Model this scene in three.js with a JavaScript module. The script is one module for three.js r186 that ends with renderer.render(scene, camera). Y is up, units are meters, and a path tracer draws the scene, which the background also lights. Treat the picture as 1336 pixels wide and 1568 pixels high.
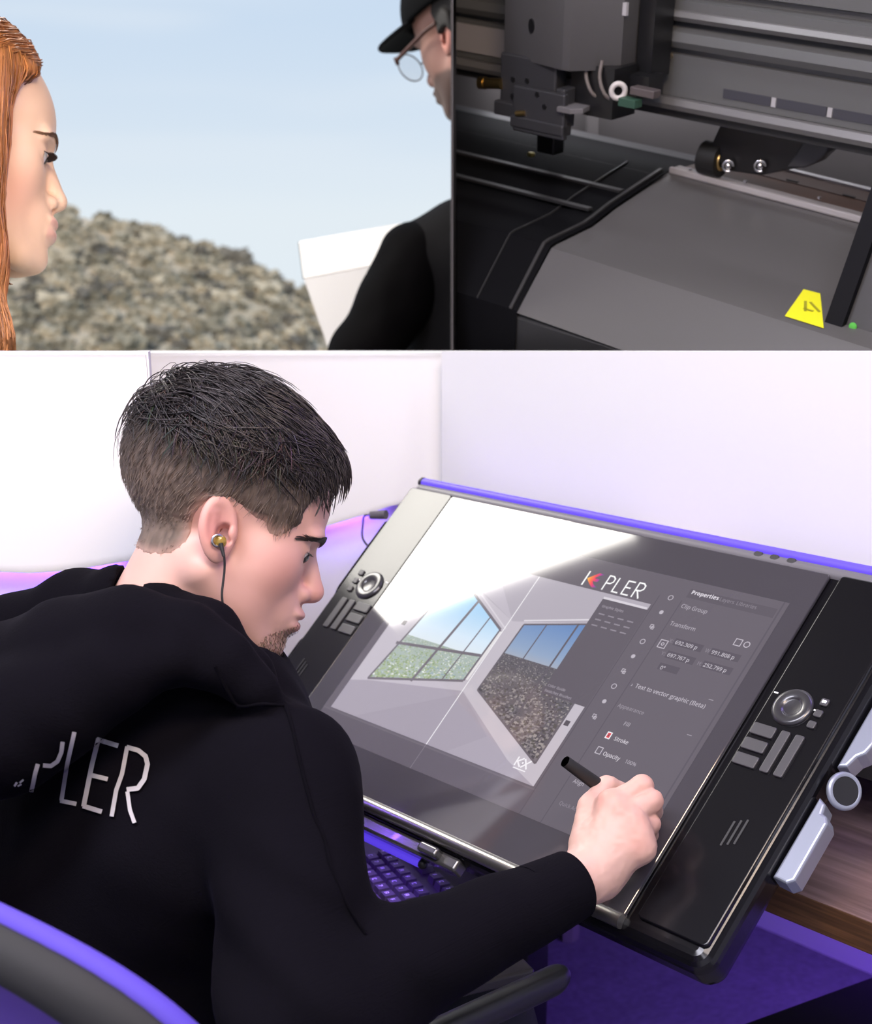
import * as THREE from 'three';
import { RoundedBoxGeometry } from 'three/addons/geometries/RoundedBoxGeometry.js';
import { mergeGeometries, mergeVertices, toCreasedNormals } from 'three/addons/utils/BufferGeometryUtils.js';
import { RectAreaLightUniformsLib } from 'three/addons/lights/RectAreaLightUniformsLib.js';

const V = (x, y, z) => new THREE.Vector3(x, y, z);
const RAD = Math.PI / 180;
const scene = new THREE.Scene();

// ---------------------------------------------------------------- camera
const PITCH = 18.855 * RAD, FOCAL = 2125, EYE = V(0, 1.42, 0);
const camera = new THREE.PerspectiveCamera(2 * Math.atan(1052 / FOCAL) / RAD, 1336 / 1568, 0.05, 400);
camera.position.copy(EYE);
camera.rotation.x = -PITCH;
camera.setViewOffset(1382, 2104, 0, 0, 1336, 1568);          // a shifted lens
camera.focus = 1.36;
camera.userData.fStop = 5.2;
const renderer = new THREE.WebGLRenderer({ antialias: true });
renderer.toneMapping = THREE.LinearToneMapping;
renderer.toneMappingExposure = 1.0;
renderer.shadowMap.enabled = true;
RectAreaLightUniformsLib.init();

// ---------------------------------------------------------------- sky, sun and the large lamps
{
  const W = 1024, H = 512, d = new Float32Array(W * H * 4);
  const sm = (a, b, x) => { const t = Math.min(1, Math.max(0, (x - a) / (b - a))); return t * t * (3 - 2 * t); };
  const hash = (x, y) => { const s = Math.sin(x * 127.1 + y * 311.7) * 43758.5453; return s - Math.floor(s); };
  const vn = (x, y, px) => { const i = Math.floor(x), j = Math.floor(y), u = x - i, v = y - j, a = u * u * (3 - 2 * u), b = v * v * (3 - 2 * v), m = (k) => ((k % px) + px) % px;
    return (hash(m(i), j) * (1 - a) + hash(m(i + 1), j) * a) * (1 - b) + (hash(m(i), j + 1) * (1 - a) + hash(m(i + 1), j + 1) * a) * b; };
  for (let r = 0; r < H; r++) for (let c = 0; c < W; c++) {
    const el = ((r + 0.5) / H - 0.5) * 180, k = (r * W + c) * 4;
    const t = Math.max(0, el), near = Math.exp(-t / 7.5), hi = sm(20, 90, t);
    let R = 0.48 + 0.29 * near - 0.2 * hi, G = 0.64 + 0.21 * near - 0.2 * hi, B = 0.86 + 0.05 * near - 0.14 * hi;
    const u = c / W, wisp = vn(u * 24, el * 0.9, 24) * 0.6 + vn(u * 64, el * 2.2, 64) * 0.4, w = sm(0.5, 0.85, wisp) * 0.35 * sm(0, 3, t) * (1 - hi);
    R += (0.8 - R) * w; G += (0.86 - G) * w; B += (0.92 - B) * w;
    d[k] = R; d[k + 1] = G; d[k + 2] = B; d[k + 3] = 1;
  }
  const sky = new THREE.DataTexture(d, W, H, THREE.RGBAFormat, THREE.FloatType);
  sky.mapping = THREE.EquirectangularReflectionMapping; sky.magFilter = THREE.LinearFilter; sky.needsUpdate = true;
  scene.background = sky;
  scene.backgroundIntensity = 1.0;
}
const sun = new THREE.DirectionalLight(0xfff1dc, 2.1);
sun.position.set(-26, 34, 22); sun.target.position.set(-10, 0, -40);
sun.castShadow = true; sun.shadow.radius = 1;
Object.assign(sun.shadow.camera, { left: -70, right: 70, top: 70, bottom: -70, near: 1, far: 220 });
sun.shadow.mapSize.set(4096, 4096);
scene.add(sun, sun.target);
// lamp panels: [x, y, z, width, depth, turn about y, tilt, intensity, colour]; the fittings are built further down
const PANELS = [
  { name: 'canopy', p: [-1.38, 2.5, -2.93], w: 1.7, d: 0.8, turn: -0.39, L: 15, c: 0xfffaf2 },
  { name: 'left', p: [-0.95, 2.62, -0.55], w: 1.3, d: 0.5, turn: 0, L: 24, c: 0xf0efff },
  { name: 'mid', p: [0.35, 2.62, 0.1], w: 1.2, d: 0.5, turn: 0, L: 14, c: 0xf0efff },
  { name: 'rear', p: [-0.3, 2.62, 1.2], w: 1.2, d: 0.5, turn: 0, L: 12, c: 0xf0efff },
];
for (const q of PANELS) {
  const l = new THREE.RectAreaLight(q.c, q.L, q.w - 0.02, q.d - 0.02);
  l.position.set(q.p[0], q.p[1] - 0.004, q.p[2]);
  l.rotation.set(-Math.PI / 2, 0, 0); l.rotation.order = 'YXZ'; l.rotation.y = q.turn;
  scene.add(l);
}
const LED = new THREE.Color().setRGB(0.24, 0.09, 1.0);

// ---------------------------------------------------------------- helpers
let seed = 20240611;
const rnd = () => { seed = (seed + 0x6d2b79f5) | 0; let t = Math.imul(seed ^ (seed >>> 15), 1 | seed); t = (t + Math.imul(t ^ (t >>> 7), 61 | t)) ^ t; return ((t ^ (t >>> 14)) >>> 0) / 4294967296; };
const rr = (a, b) => a + (b - a) * rnd();
const clamp = (x, a = 0, b = 1) => Math.min(b, Math.max(a, x));
const smooth = (a, b, x) => { const t = clamp((x - a) / (b - a)); return t * t * (3 - 2 * t); };
const mix = (a, b, t) => a + (b - a) * t;
const FW = V(0, -Math.sin(PITCH), -Math.cos(PITCH)), UPV = V(0, Math.cos(PITCH), -Math.sin(PITCH));
// a point of the place at a measured place in the photograph and a real distance along the lens axis
const at = (x, y, t) => V((x - 691) / FOCAL * t, 0, 0).addScaledVector(UPV, (1052 - y) / FOCAL * t).addScaledVector(FW, t).add(EYE);
const rayDir = (x, y) => at(x, y, 1).sub(EYE);
const atZ = (x, y, z) => { const r = rayDir(x, y); return EYE.clone().addScaledVector(r, -z / r.z); };   // at the distance z in front of the camera, level
const atY = (x, y, h) => { const r = rayDir(x, y); return EYE.clone().addScaledVector(r, (h - EYE.y) / r.y); };
const taken = {};
const numbered = (n) => { taken[n] = (taken[n] ?? -1) + 1; return taken[n] ? n + '_' + String(taken[n]).padStart(3, '0') : n; };
function tag(o, label, category, group, kind) { if (label) o.userData.label = label; if (category) o.userData.category = category; if (group) o.userData.group = group; if (kind) o.userData.kind = kind; return o; }
function mesh(name, geo, mat, parent) {
  const m = new THREE.Mesh(geo, mat); m.castShadow = m.receiveShadow = true;
  if (!parent || parent === scene) { m.name = numbered(name); scene.add(m); } else { m.name = name; parent.add(m); }
  return m;
}
function thing(name, label, category, group) { const o = new THREE.Group(); o.name = numbered(name); scene.add(o); return tag(o, label, category, group); }
const struct = (name, geo, mat, label) => tag(mesh(name, geo, mat), label, undefined, undefined, 'structure');
const merge = (list) => mergeGeometries(list.map((g) => { let h = g.index ? g.toNonIndexed() : g; if (!h.attributes.normal) h.computeVertexNormals(); if (!h.attributes.uv) h.setAttribute('uv', new THREE.BufferAttribute(new Float32Array(h.attributes.position.count * 2), 2)); for (const k of Object.keys(h.attributes)) if (!['position', 'normal', 'uv'].includes(k)) h.deleteAttribute(k); return h; }));
const box = (w, h, d, r = 0) => (r ? new RoundedBoxGeometry(w, h, d, 3, r) : new THREE.BoxGeometry(w, h, d));
const boxAt = (w, h, d, x, y, z, r = 0) => box(w, h, d, r).translate(x, y, z);
const cylBetween = (a, b, ra, rb = ra, n = 20) => { const d = b.clone().sub(a), g = new THREE.CylinderGeometry(rb, ra, d.length(), n); g.applyQuaternion(new THREE.Quaternion().setFromUnitVectors(V(0, 1, 0), d.clone().normalize())); return g.translate((a.x + b.x) / 2, (a.y + b.y) / 2, (a.z + b.z) / 2); };
const tube = (pts, r, n = 40, m = 8) => new THREE.TubeGeometry(new THREE.CatmullRomCurve3(pts), n, r, m);
const extrude = (pts, depth, bevel = 0.002, seg = 2) => new THREE.ExtrudeGeometry(Array.isArray(pts) ? new THREE.Shape(pts.map((p) => new THREE.Vector2(p[0], p[1]))) : pts, { depth, bevelEnabled: bevel > 0, bevelSize: bevel, bevelThickness: bevel, bevelSegments: seg, curveSegments: 16 });
const basis = (x, y, z, o) => new THREE.Matrix4().makeBasis(x, y, z).setPosition(o);
// a flat-sided slab standing on a ground line, with its own top height at each end
function wallStrip(pts, tops, base, thick) {
  const out = [];
  for (let i = 0; i + 1 < pts.length; i++) {
    const [ax, az] = pts[i], [bx, bz] = pts[i + 1], L = Math.hypot(bx - ax, bz - az), nx = -(bz - az) / L * thick, nz = (bx - ax) / L * thick, ta = tops[i], tb = tops[i + 1];
    const p = [[ax, base, az], [bx, base, bz], [bx, tb, bz], [ax, ta, az], [ax + nx, base, az + nz], [bx + nx, base, bz + nz], [bx + nx, tb, bz + nz], [ax + nx, ta, az + nz]];
    const q = [[0, 1, 2, 3], [5, 4, 7, 6], [3, 2, 6, 7], [1, 0, 4, 5], [4, 0, 3, 7], [1, 5, 6, 2]], pos = [], uv = [];
    for (const f of q) for (const k of [f[0], f[1], f[2], f[0], f[2], f[3]]) { pos.push(...p[k]); uv.push(p[k][0] + p[k][2], p[k][1]); }
    const g = new THREE.BufferGeometry(); g.setAttribute('position', new THREE.Float32BufferAttribute(pos, 3)); g.setAttribute('uv', new THREE.Float32BufferAttribute(uv, 2)); g.computeVertexNormals(); out.push(g);
  }
  return out.length > 1 ? merge(out) : out[0];
}
// noise
const h3 = (x, y, z) => { let n = Math.imul(x, 374761393) ^ Math.imul(y, 668265263) ^ Math.imul(z, 2147483647 - 1274126177); n = Math.imul(n ^ (n >>> 13), 1274126177); return ((n ^ (n >>> 16)) >>> 0) / 4294967296; };
const noise3 = (x, y, z) => { const i = Math.floor(x), j = Math.floor(y), k = Math.floor(z), f = (t) => t * t * (3 - 2 * t), u = f(x - i), v = f(y - j), w = f(z - k), L = (a, b, t) => a + (b - a) * t;
  return L(L(L(h3(i, j, k), h3(i + 1, j, k), u), L(h3(i, j + 1, k), h3(i + 1, j + 1, k), u), v), L(L(h3(i, j, k + 1), h3(i + 1, j, k + 1), u), L(h3(i, j + 1, k + 1), h3(i + 1, j + 1, k + 1), u), v), w) * 2 - 1; };
const fbm = (x, y, z, o = 4) => { let s = 0, a = 0.5; for (let i = 0; i < o; i++) { s += a * noise3(x, y, z); x *= 2.03; y *= 2.01; z *= 2.05; a *= 0.5; } return s; };
function tex(w, h, fn, srgb = true, rx = 1, ry = 1) {
  const d = new Uint8Array(w * h * 4);
  for (let j = 0; j < h; j++) for (let i = 0; i < w; i++) { const c = fn(i / w, j / h), k = (j * w + i) * 4; for (let q = 0; q < 3; q++) d[k + q] = clamp(Array.isArray(c) ? c[q] : c) * 255; d[k + 3] = 255; }
  const t = new THREE.DataTexture(d, w, h); t.magFilter = THREE.LinearFilter; t.minFilter = THREE.LinearMipmapLinearFilter; t.generateMipmaps = true; t.wrapS = t.wrapT = THREE.RepeatWrapping; if (srgb) t.colorSpace = THREE.SRGBColorSpace; t.repeat.set(rx, ry); t.needsUpdate = true; return t;
}
// tileable noise for textures: noise on a torus
const tnoise = (u, v, f, s = 0) => { const a = u * 2 * Math.PI, b = v * 2 * Math.PI, r = f / (2 * Math.PI); return noise3(Math.cos(a) * r + 7.3 + s, Math.sin(a) * r + 3.1 + Math.cos(b) * r * 1.3, Math.sin(b) * r * 1.3 + 1.7 - s); };
const std = (o) => new THREE.MeshStandardMaterial(o), phy = (o) => new THREE.MeshPhysicalMaterial(o);
const lin = (r, g, b) => new THREE.Color().setRGB(r, g, b);

// signed distances
const sdCone = (p, a, b, ra, rb) => { const x = b.x - a.x, y = b.y - a.y, z = b.z - a.z, px = p.x - a.x, py = p.y - a.y, pz = p.z - a.z, t = clamp((px * x + py * y + pz * z) / (x * x + y * y + z * z + 1e-9)); return Math.hypot(px - x * t, py - y * t, pz - z * t) - (ra + (rb - ra) * t); };
const sdEll = (x, y, z, a, b, c) => { const k0 = Math.hypot(x / a, y / b, z / c), k1 = Math.hypot(x / (a * a), y / (b * b), z / (c * c)); return k1 < 1e-9 ? -Math.min(a, b, c) : k0 * (k0 - 1) / k1; };
const smin = (a, b, k) => { const h = clamp(0.5 + 0.5 * (b - a) / k); return b + (a - b) * h - k * h * (1 - h); };
const smax = (a, b, k) => -smin(-a, -b, k);
// naive surface nets: one shared vertex a cell, normals from the field
function surface(f, lo, hi, cell, color) {
  const n = [0, 1, 2].map((i) => Math.ceil((hi[i] - lo[i]) / cell) + 1), [nx, ny, nz] = n, F = new Float32Array(nx * ny * nz), p = V(0, 0, 0);
  const skip = 4, id = (i, j, k) => (k * ny + j) * nx + i;
  for (let k = 0; k < nz; k++) for (let j = 0; j < ny; j++) for (let i = 0; i < nx;) {
    p.set(lo[0] + i * cell, lo[1] + j * cell, lo[2] + k * cell); const v = f(p); F[id(i, j, k)] = v;
    let far = Math.floor((Math.abs(v) * 0.55 - 2.5 * cell) / cell); i++;
    while (far-- > 0 && i < nx) { F[id(i, j, k)] = v > 0 ? cell * 3 : -cell * 3; i++; }
  }
  const vid = new Int32Array(nx * ny * nz).fill(-1), pos = [], idx = [];
  for (let k = 0; k < nz - 1; k++) for (let j = 0; j < ny - 1; j++) for (let i = 0; i < nx - 1; i++) {
    let m = 0; const c = [];
    for (let q = 0; q < 8; q++) { const v = F[id(i + (q & 1), j + ((q >> 1) & 1), k + (q >> 2))]; c.push(v); if (v < 0) m |= 1 << q; }
    if (!m || m === 255) continue;
    let sx = 0, sy = 0, sz = 0, s = 0;
    for (const [a, b] of [[0, 1], [2, 3], [4, 5], [6, 7], [0, 2], [1, 3], [4, 6], [5, 7], [0, 4], [1, 5], [2, 6], [3, 7]]) if ((c[a] < 0) !== (c[b] < 0)) { const t = c[a] / (c[a] - c[b]); sx += (a & 1) + ((b & 1) - (a & 1)) * t; sy += ((a >> 1) & 1) + (((b >> 1) & 1) - ((a >> 1) & 1)) * t; sz += (a >> 2) + ((b >> 2) - (a >> 2)) * t; s++; }
    vid[id(i, j, k)] = pos.length / 3; pos.push(lo[0] + (i + sx / s) * cell, lo[1] + (j + sy / s) * cell, lo[2] + (k + sz / s) * cell);
  }
  const quad = (a, b, c, d, flip) => { if (a < 0 || b < 0 || c < 0 || d < 0) return; if (flip) idx.push(a, c, b, a, d, c); else idx.push(a, b, c, a, c, d); };
  for (let k = 1; k < nz - 1; k++) for (let j = 1; j < ny - 1; j++) for (let i = 1; i < nx - 1; i++) {
    const v = F[id(i, j, k)] < 0;
    if (v !== F[id(i + 1, j, k)] < 0) quad(vid[id(i, j - 1, k - 1)], vid[id(i, j, k - 1)], vid[id(i, j, k)], vid[id(i, j - 1, k)], !v);
    if (v !== F[id(i, j + 1, k)] < 0) quad(vid[id(i - 1, j, k - 1)], vid[id(i - 1, j, k)], vid[id(i, j, k)], vid[id(i, j, k - 1)], !v);
    if (v !== F[id(i, j, k + 1)] < 0) quad(vid[id(i - 1, j - 1, k)], vid[id(i, j - 1, k)], vid[id(i, j, k)], vid[id(i - 1, j, k)], !v);
  }
  const g = new THREE.BufferGeometry(), N = new Float32Array(pos.length), C = color && new Float32Array(pos.length), e = cell * 0.5, q = V(0, 0, 0), nn = V(0, 0, 0);
  for (let i = 0; i < pos.length; i += 3) {
    const g1 = (dx, dy, dz) => { q.set(pos[i] + dx, pos[i + 1] + dy, pos[i + 2] + dz); return f(q); };
    let d = g1(0, 0, 0); nn.set(g1(e, 0, 0) - g1(-e, 0, 0), g1(0, e, 0) - g1(0, -e, 0), g1(0, 0, e) - g1(0, 0, -e)).normalize();
    d = clamp(d, -cell, cell); pos[i] -= nn.x * d * 0.8; pos[i + 1] -= nn.y * d * 0.8; pos[i + 2] -= nn.z * d * 0.8;
    N[i] = nn.x; N[i + 1] = nn.y; N[i + 2] = nn.z;
    if (color) { q.set(pos[i], pos[i + 1], pos[i + 2]); const c = color(q, nn); C[i] = c[0]; C[i + 1] = c[1]; C[i + 2] = c[2]; }
  }
  g.setAttribute('position', new THREE.Float32BufferAttribute(pos, 3)); g.setAttribute('normal', new THREE.BufferAttribute(N, 3)); g.setIndex(idx);
  if (C) g.setAttribute('color', new THREE.BufferAttribute(C, 3));
  const uv = new Float32Array(pos.length / 3 * 2); for (let i = 0; i < uv.length / 2; i++) { uv[i * 2] = pos[i * 3] + pos[i * 3 + 2]; uv[i * 2 + 1] = pos[i * 3 + 1]; } g.setAttribute('uv', new THREE.BufferAttribute(uv, 2));
  return g;
}

// ---------------------------------------------------------------- shared materials
const plasterBump = tex(256, 256, (u, v) => 0.5 + 0.25 * tnoise(u, v, 24) + 0.25 * tnoise(u, v, 70, 3), false, 2, 2);
const M = {
  wall: std({ color: lin(0.76, 0.765, 0.79), roughness: 0.9, bumpMap: plasterBump, bumpScale: 0.00015 }),
  ceiling: std({ color: lin(0.2, 0.2, 0.21), roughness: 0.95 }),
  taupe: std({ color: lin(0.2, 0.178, 0.172), roughness: 0.85, bumpMap: plasterBump, bumpScale: 0.00015 }),
  darkWall: std({ color: lin(0.06, 0.055, 0.055), roughness: 0.8 }),
  whiteMetal: std({ color: lin(0.75, 0.75, 0.76), roughness: 0.5 }),
  black: std({ color: lin(0.012, 0.012, 0.013), roughness: 0.45 }),
  blackGloss: phy({ color: lin(0.01, 0.01, 0.011), roughness: 0.2, clearcoat: 0.4, clearcoatRoughness: 0.1 }),
  steel: std({ color: lin(0.6, 0.6, 0.62), roughness: 0.3, metalness: 1 }),
  brass: std({ color: lin(0.75, 0.52, 0.2), roughness: 0.3, metalness: 1 }),
};
const rowTop = (z) => atZ(691, 537, z).y;                     // height of the low wall's far edge at the distance z

// ---------------------------------------------------------------- the studio
const UX = V(0.683454, 0, 0.729993), UP2 = V(0.729993, 0, -0.683454);   // along the desk, and away across it
const along = (o, s, p, y = 0) => V(o[0], y, o[1]).addScaledVector(UX, s).addScaledVector(UP2, p);
const deskO = [0.343, -1.341], bayO = [0.025, -1.97], farO = [0.614, -2.653];
{
  const carpet = tex(512, 512, (u, v) => { const n = 0.5 + 0.12 * tnoise(u, v, 150) + 0.05 * tnoise(u, v, 40, 2); return [0.3 * n + 0.3, 0.29 * n + 0.29, 0.32 * n + 0.31]; });
  const g = boxAt(5.2, 0.12, 6.0, -0.2, -0.06, -0.9);
  carpet.repeat.set(4, 4);
  struct('floor', g, std({ map: carpet, roughness: 0.95, bumpMap: carpet, bumpScale: 0.0008 }), 'grey carpet floor glowing violet under the desk');
  // low wall: near stretch on the left, a slanted return behind the man, the middle stretch
  const t1 = rowTop(1.56), t2 = rowTop(2.09);
  struct('wall_left_low', wallStrip([[-2.8, -1.56], [-0.33, -1.56]], [t1, t1], 0, 0.012), M.wall, 'low white wall behind the seated man');
  struct('wall_return', wallStrip([[-0.33, -1.56], [-0.45, -2.09]], [t1, t2], 0, -0.03), M.wall, 'slanted return of the low wall');
  struct('wall_middle_low', wallStrip([[-0.45, -2.09], [0.0, -2.09]], [t2, t2], 0, 0.03), M.wall, 'low wall behind the left end of the pen display');
  // thin partition between terrace and print bay, seen edge on; then the walls that step back under the bay
  struct('wall_partition', boxAt(0.003, 2.7, 0.80, 0.0015, 1.35, -2.0 - 0.40), M.darkWall, 'thin dark partition beside the printer');
  const pA = [0.0, -2.80], pB = [0.25, -2.533], fz = (x) => -2.653 + (x - 0.614) * 1.0681;
  struct('wall_bay_rear', wallStrip([pA, pB], [2.7, 2.7], 0, -0.02), M.taupe, 'taupe wall behind the left part of the printer');
  struct('wall_step', wallStrip([[0.25, fz(0.25)], pB], [2.7, 2.7], 0, 0.02), M.taupe);
  // far wall under and behind the print bay
  const fa = along(farO, -0.532, 0), fb = along(farO, 2.0, 0);
  struct('wall_back', wallStrip([[fa.x, fa.z], [fb.x, fb.z]], [2.7, 2.7], 0, -0.06), M.wall, 'white wall under the desk washed in violet light');
  struct('baseboard_back', wallStrip([[fa.x, fa.z], [fb.x, fb.z]], [0.07, 0.07], 0, 0.012), M.wall);
  struct('wall_left', boxAt(0.1, 2.7, 3.62, -2.8, 1.35, 0.25), M.wall);
  struct('wall_right', boxAt(0.1, 2.7, 3.9, 2.0, 1.35, 0.1), M.wall);
  struct('wall_rear', boxAt(4.9, 2.7, 0.1, -0.4, 1.35, 2.08), M.wall);
  struct('ceiling', merge([boxAt(4.9, 0.1, 3.7, -0.4, 2.75, 0.28), boxAt(2.05, 0.1, 2.0, 1.02, 2.75, -2.5), boxAt(2.85, 0.1, 2.1, -1.43, 2.75, -2.6)]), M.ceiling);
}
// white privacy board with a slanting top in front of the print bay
{
  const a = along(bayO, -0.0365, 0), b = along(bayO, 1.1, 0);
  const o = mesh('privacy_board', wallStrip([[a.x, a.z], [b.x, b.z]], [rowTop(-a.z), rowTop(-b.z)], 0.86, 0.018), M.wall);
  tag(o, 'white board standing behind the pen display below the printer', 'board');
}
// print bay round the printer
{
  const P = (s, p) => { const q = along(bayO, s, p); return [q.x, q.z]; };
  struct('wall_print_bay', wallStrip([[0.25, -2.533], P(1.5, 0.57)], [2.0, 2.0], 0.8, -0.02), M.taupe, 'taupe wall behind the printer');
  const c = [[0.004, -2.0], P(1.15, 0), P(1.5, 0.57), [0.25, -2.533], [0.004, -2.795]];
  const slab = (y, h) => { const s = new THREE.Shape(c.map(([x, z]) => new THREE.Vector2(x, z))); return new THREE.ExtrudeGeometry(s, { depth: h, bevelEnabled: false }).rotateX(Math.PI / 2).translate(0, y + h, 0); };
  struct('floor_print_bay', slab(0.80, 0.03), M.darkWall, 'dark shelf floor of the print bay');
  struct('ceiling_print_bay', slab(2.0, 0.03), M.darkWall);
}
// lamp fittings
for (const q of PANELS) {
  const t = thing('ceiling_lamp_panel', { canopy: 'large soft lamp panel under the terrace canopy', left: 'white lamp panel in the ceiling over the seated man', mid: 'white ceiling lamp panel over the photographer', rear: 'white ceiling lamp panel near the rear wall' }[q.name], 'lamp', 'flat lamp panels');
  t.position.set(...q.p); t.rotation.y = q.turn;
  mesh('lamp_frame', merge([boxAt(q.w + 0.04, 0.03, 0.02, 0, 0.012, -q.d / 2 - 0.01), boxAt(q.w + 0.04, 0.03, 0.02, 0, 0.012, q.d / 2 + 0.01), boxAt(0.02, 0.03, q.d, -q.w / 2 - 0.01, 0.012, 0), boxAt(0.02, 0.03, q.d, q.w / 2 + 0.01, 0.012, 0), boxAt(q.w, 0.01, q.d, 0, 0.022, 0)]), M.whiteMetal, t);
  mesh('lamp_diffuser', boxAt(q.w, 0.012, q.d, 0, 0.009, 0), std({ color: 0xffffff, emissive: q.c, emissiveIntensity: 1, roughness: 0.6 }), t);
  mesh('hanger', merge([cylBetween(V(-q.w * 0.35, 0.025, 0), V(-q.w * 0.35, 2.7 - q.p[1], 0), 0.006), cylBetween(V(q.w * 0.35, 0.025, 0), V(q.w * 0.35, 2.7 - q.p[1], 0), 0.006)]), M.whiteMetal, t);
}
{
  // added softbox, unseen above the camera, to brighten the woman on the terrace
  const t = thing('added_softbox', 'added unseen warm softbox above the camera that lights the woman', 'lamp'), p = V(0.1, 2.1, -0.42), aim = V(-0.5, 1.45, -1.66);
  const l = new THREE.RectAreaLight(0xffe0bc, 35, 0.34, 0.34); l.position.copy(p); scene.add(l); l.lookAt(aim);
  const g = new THREE.Group(); g.name = 'added_softbox_head'; g.position.copy(p).addScaledVector(aim.clone().sub(p).normalize(), -0.012); g.quaternion.copy(l.quaternion); t.add(g);
  mesh('lamp_diffuser', boxAt(0.36, 0.36, 0.008, 0, 0, 0), std({ color: 0xffffff, emissive: 0xffe0bc, emissiveIntensity: 1, roughness: 0.7 }), g);
  mesh('added_softbox_shell', new THREE.CylinderGeometry(0.08, 0.2546, 0.24, 4, 1, true).rotateY(Math.PI / 4).rotateX(Math.PI / 2).translate(0, 0, 0.125), std({ color: lin(0.01, 0.01, 0.01), roughness: 0.8, side: THREE.DoubleSide }), g);
  const b = g.position.clone().addScaledVector(aim.clone().sub(p).normalize(), -0.26);
  mesh('added_softbox_pole', cylBetween(b, V(b.x, 2.7, b.z), 0.014, 0.014), M.black, t);
}
function ledStrip(label, a, b, towards, width, L) {
  const t = thing('led_strip_lamp', label, 'lamp', 'violet led strips'), mid = a.clone().add(b).multiplyScalar(0.5), len = a.distanceTo(b);
  const z = towards.clone().normalize(), x = b.clone().sub(a).normalize(), y = z.clone().cross(x).normalize();
  t.position.copy(mid); t.quaternion.setFromRotationMatrix(new THREE.Matrix4().makeBasis(x, y, z));
  mesh('lamp_channel', boxAt(len + 0.02, width + 0.012, 0.012, 0, 0, -0.012, 0.003), M.whiteMetal, t);
  mesh('lamp_diffuser', boxAt(len, width, 0.008, 0, 0, -0.004, 0.003), std({ color: lin(0.7, 0.6, 1), emissive: LED, emissiveIntensity: 1.5, roughness: 0.5 }), t);
  const l = new THREE.RectAreaLight(LED, L, len, width); l.position.set(0, 0, 0.003); l.rotation.y = Math.PI; t.add(l);
}
{
  const a = along(bayO, 0.55, -0.03, 1.95), b = along(bayO, 1.1, -0.03, 1.95);
  ledStrip('violet led strip along the top of the print bay', a, b, V(-0.45, -0.25, 0.86), 0.03, 85);
  const hemA = atZ(-160, 872, 1.535), hemB = atZ(185, 863, 1.535);
  ledStrip('added violet light strip hidden behind the hem of the left fabric', V(hemA.x, hemB.y + 0.010, -1.538), V(hemB.x, hemB.y + 0.012, -1.538), V(0, -1, 0.25), 0.007, 75);  // added strip, tints the wall under the hem violet
  const hemC = atZ(470, 806, 2.05), hemD = atZ(570, 777, 2.05);
  ledStrip('added violet light strip hidden behind the hem of the middle fabric', V(hemC.x, hemC.y + 0.014, -2.050), V(hemD.x, hemD.y + 0.014, -2.050), V(0.05, -1, 0.25), 0.007, 100);  // also added, for the violet wash between face and pen display
  const c = along(deskO, -0.25, 0.60, 0.69), d = along(deskO, 1.0, 0.60, 0.69);
  ledStrip('violet led strip under the back of the desk', c, d, V(0.35, -0.85, -0.33), 0.02, 190);
}

// ---------------------------------------------------------------- white fabric banners hung over the low walls
function banner(label, hem, z, x0, x1, topY, off) {
  const pts = [], n = 60, W = atZ;
  const hemAt = (x) => { for (let i = 0; i + 1 < hem.length; i++) if (x <= hem[i + 1][0] || i === hem.length - 2) { const t = (x - hem[i][0]) / (hem[i + 1][0] - hem[i][0]); return mix(hem[i][1], hem[i + 1][1], t); } };
  const H = hem.map(([px, py]) => { const q = atZ(px, py, z); return [q.x, q.y]; });
  const pos = [], idx = [], m = 24;
  const yh = (x) => { let i = 0; while (i < H.length - 2 && x > H[i + 1][0]) i++; const t = (x - H[i][0]) / (H[i + 1][0] - H[i][0]); return mix(H[i][1], H[i + 1][1], t); };
  for (let side = 0; side < 2; side++) for (let j = 0; j <= m; j++) for (let i = 0; i <= n; i++) {
    const x = mix(x0, x1, i / n), y = mix(yh(x), topY, j / m), w = 0.005 * noise3(x * 5 + off, y * 3, 2) + 0.004 * noise3(x * 2.2 - y * 4 + off, y * 2, 9);
    pos.push(x, y, -z + 0.004 + w + (side ? -0.003 : 0));
  }
  const s = (n + 1) * (m + 1);
  for (let j = 0; j < m; j++) for (let i = 0; i < n; i++) { const a = j * (n + 1) + i, b = a + 1, c = a + n + 1, d = c + 1; idx.push(a, b, d, a, d, c, s + a, s + d, s + b, s + a, s + c, s + d); }
  for (let i = 0; i < n; i++) for (const r of [0, m]) { const a = r * (n + 1) + i; idx.push(a, s + a, a + 1, a + 1, s + a, s + a + 1); }
  for (let j = 0; j < m; j++) for (const r of [0, n]) { const a = j * (n + 1) + r; idx.push(a, a + n + 1, s + a, s + a, a + n + 1, s + a + n + 1); }
  const g = new THREE.BufferGeometry(); g.setAttribute('position', new THREE.Float32BufferAttribute(pos, 3)); g.setIndex(idx); g.computeVertexNormals();
  return tag(mesh('fabric_banner', g, std({ color: lin(0.9, 0.9, 0.9), roughness: 1, side: THREE.DoubleSide })), label, 'banner', 'white fabric hung over the low wall');
}
banner('white fabric hung over the wall left of the seated man', [[-900, 860], [-200, 872], [0, 875], [50, 878], [110, 874], [170, 864], [230, 853], [300, 842]], 1.522, -1.6, -0.3265, rowTop(1.56) - 0.0005, 0);
banner('white fabric hung between the man\'s face and the pen display', [[380, 842], [450, 822], [510, 803], [560, 788], [600, 774], [691, 756]], 2.028, -0.44, -0.004, rowTop(2.09) - 0.0005, 5);

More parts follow.
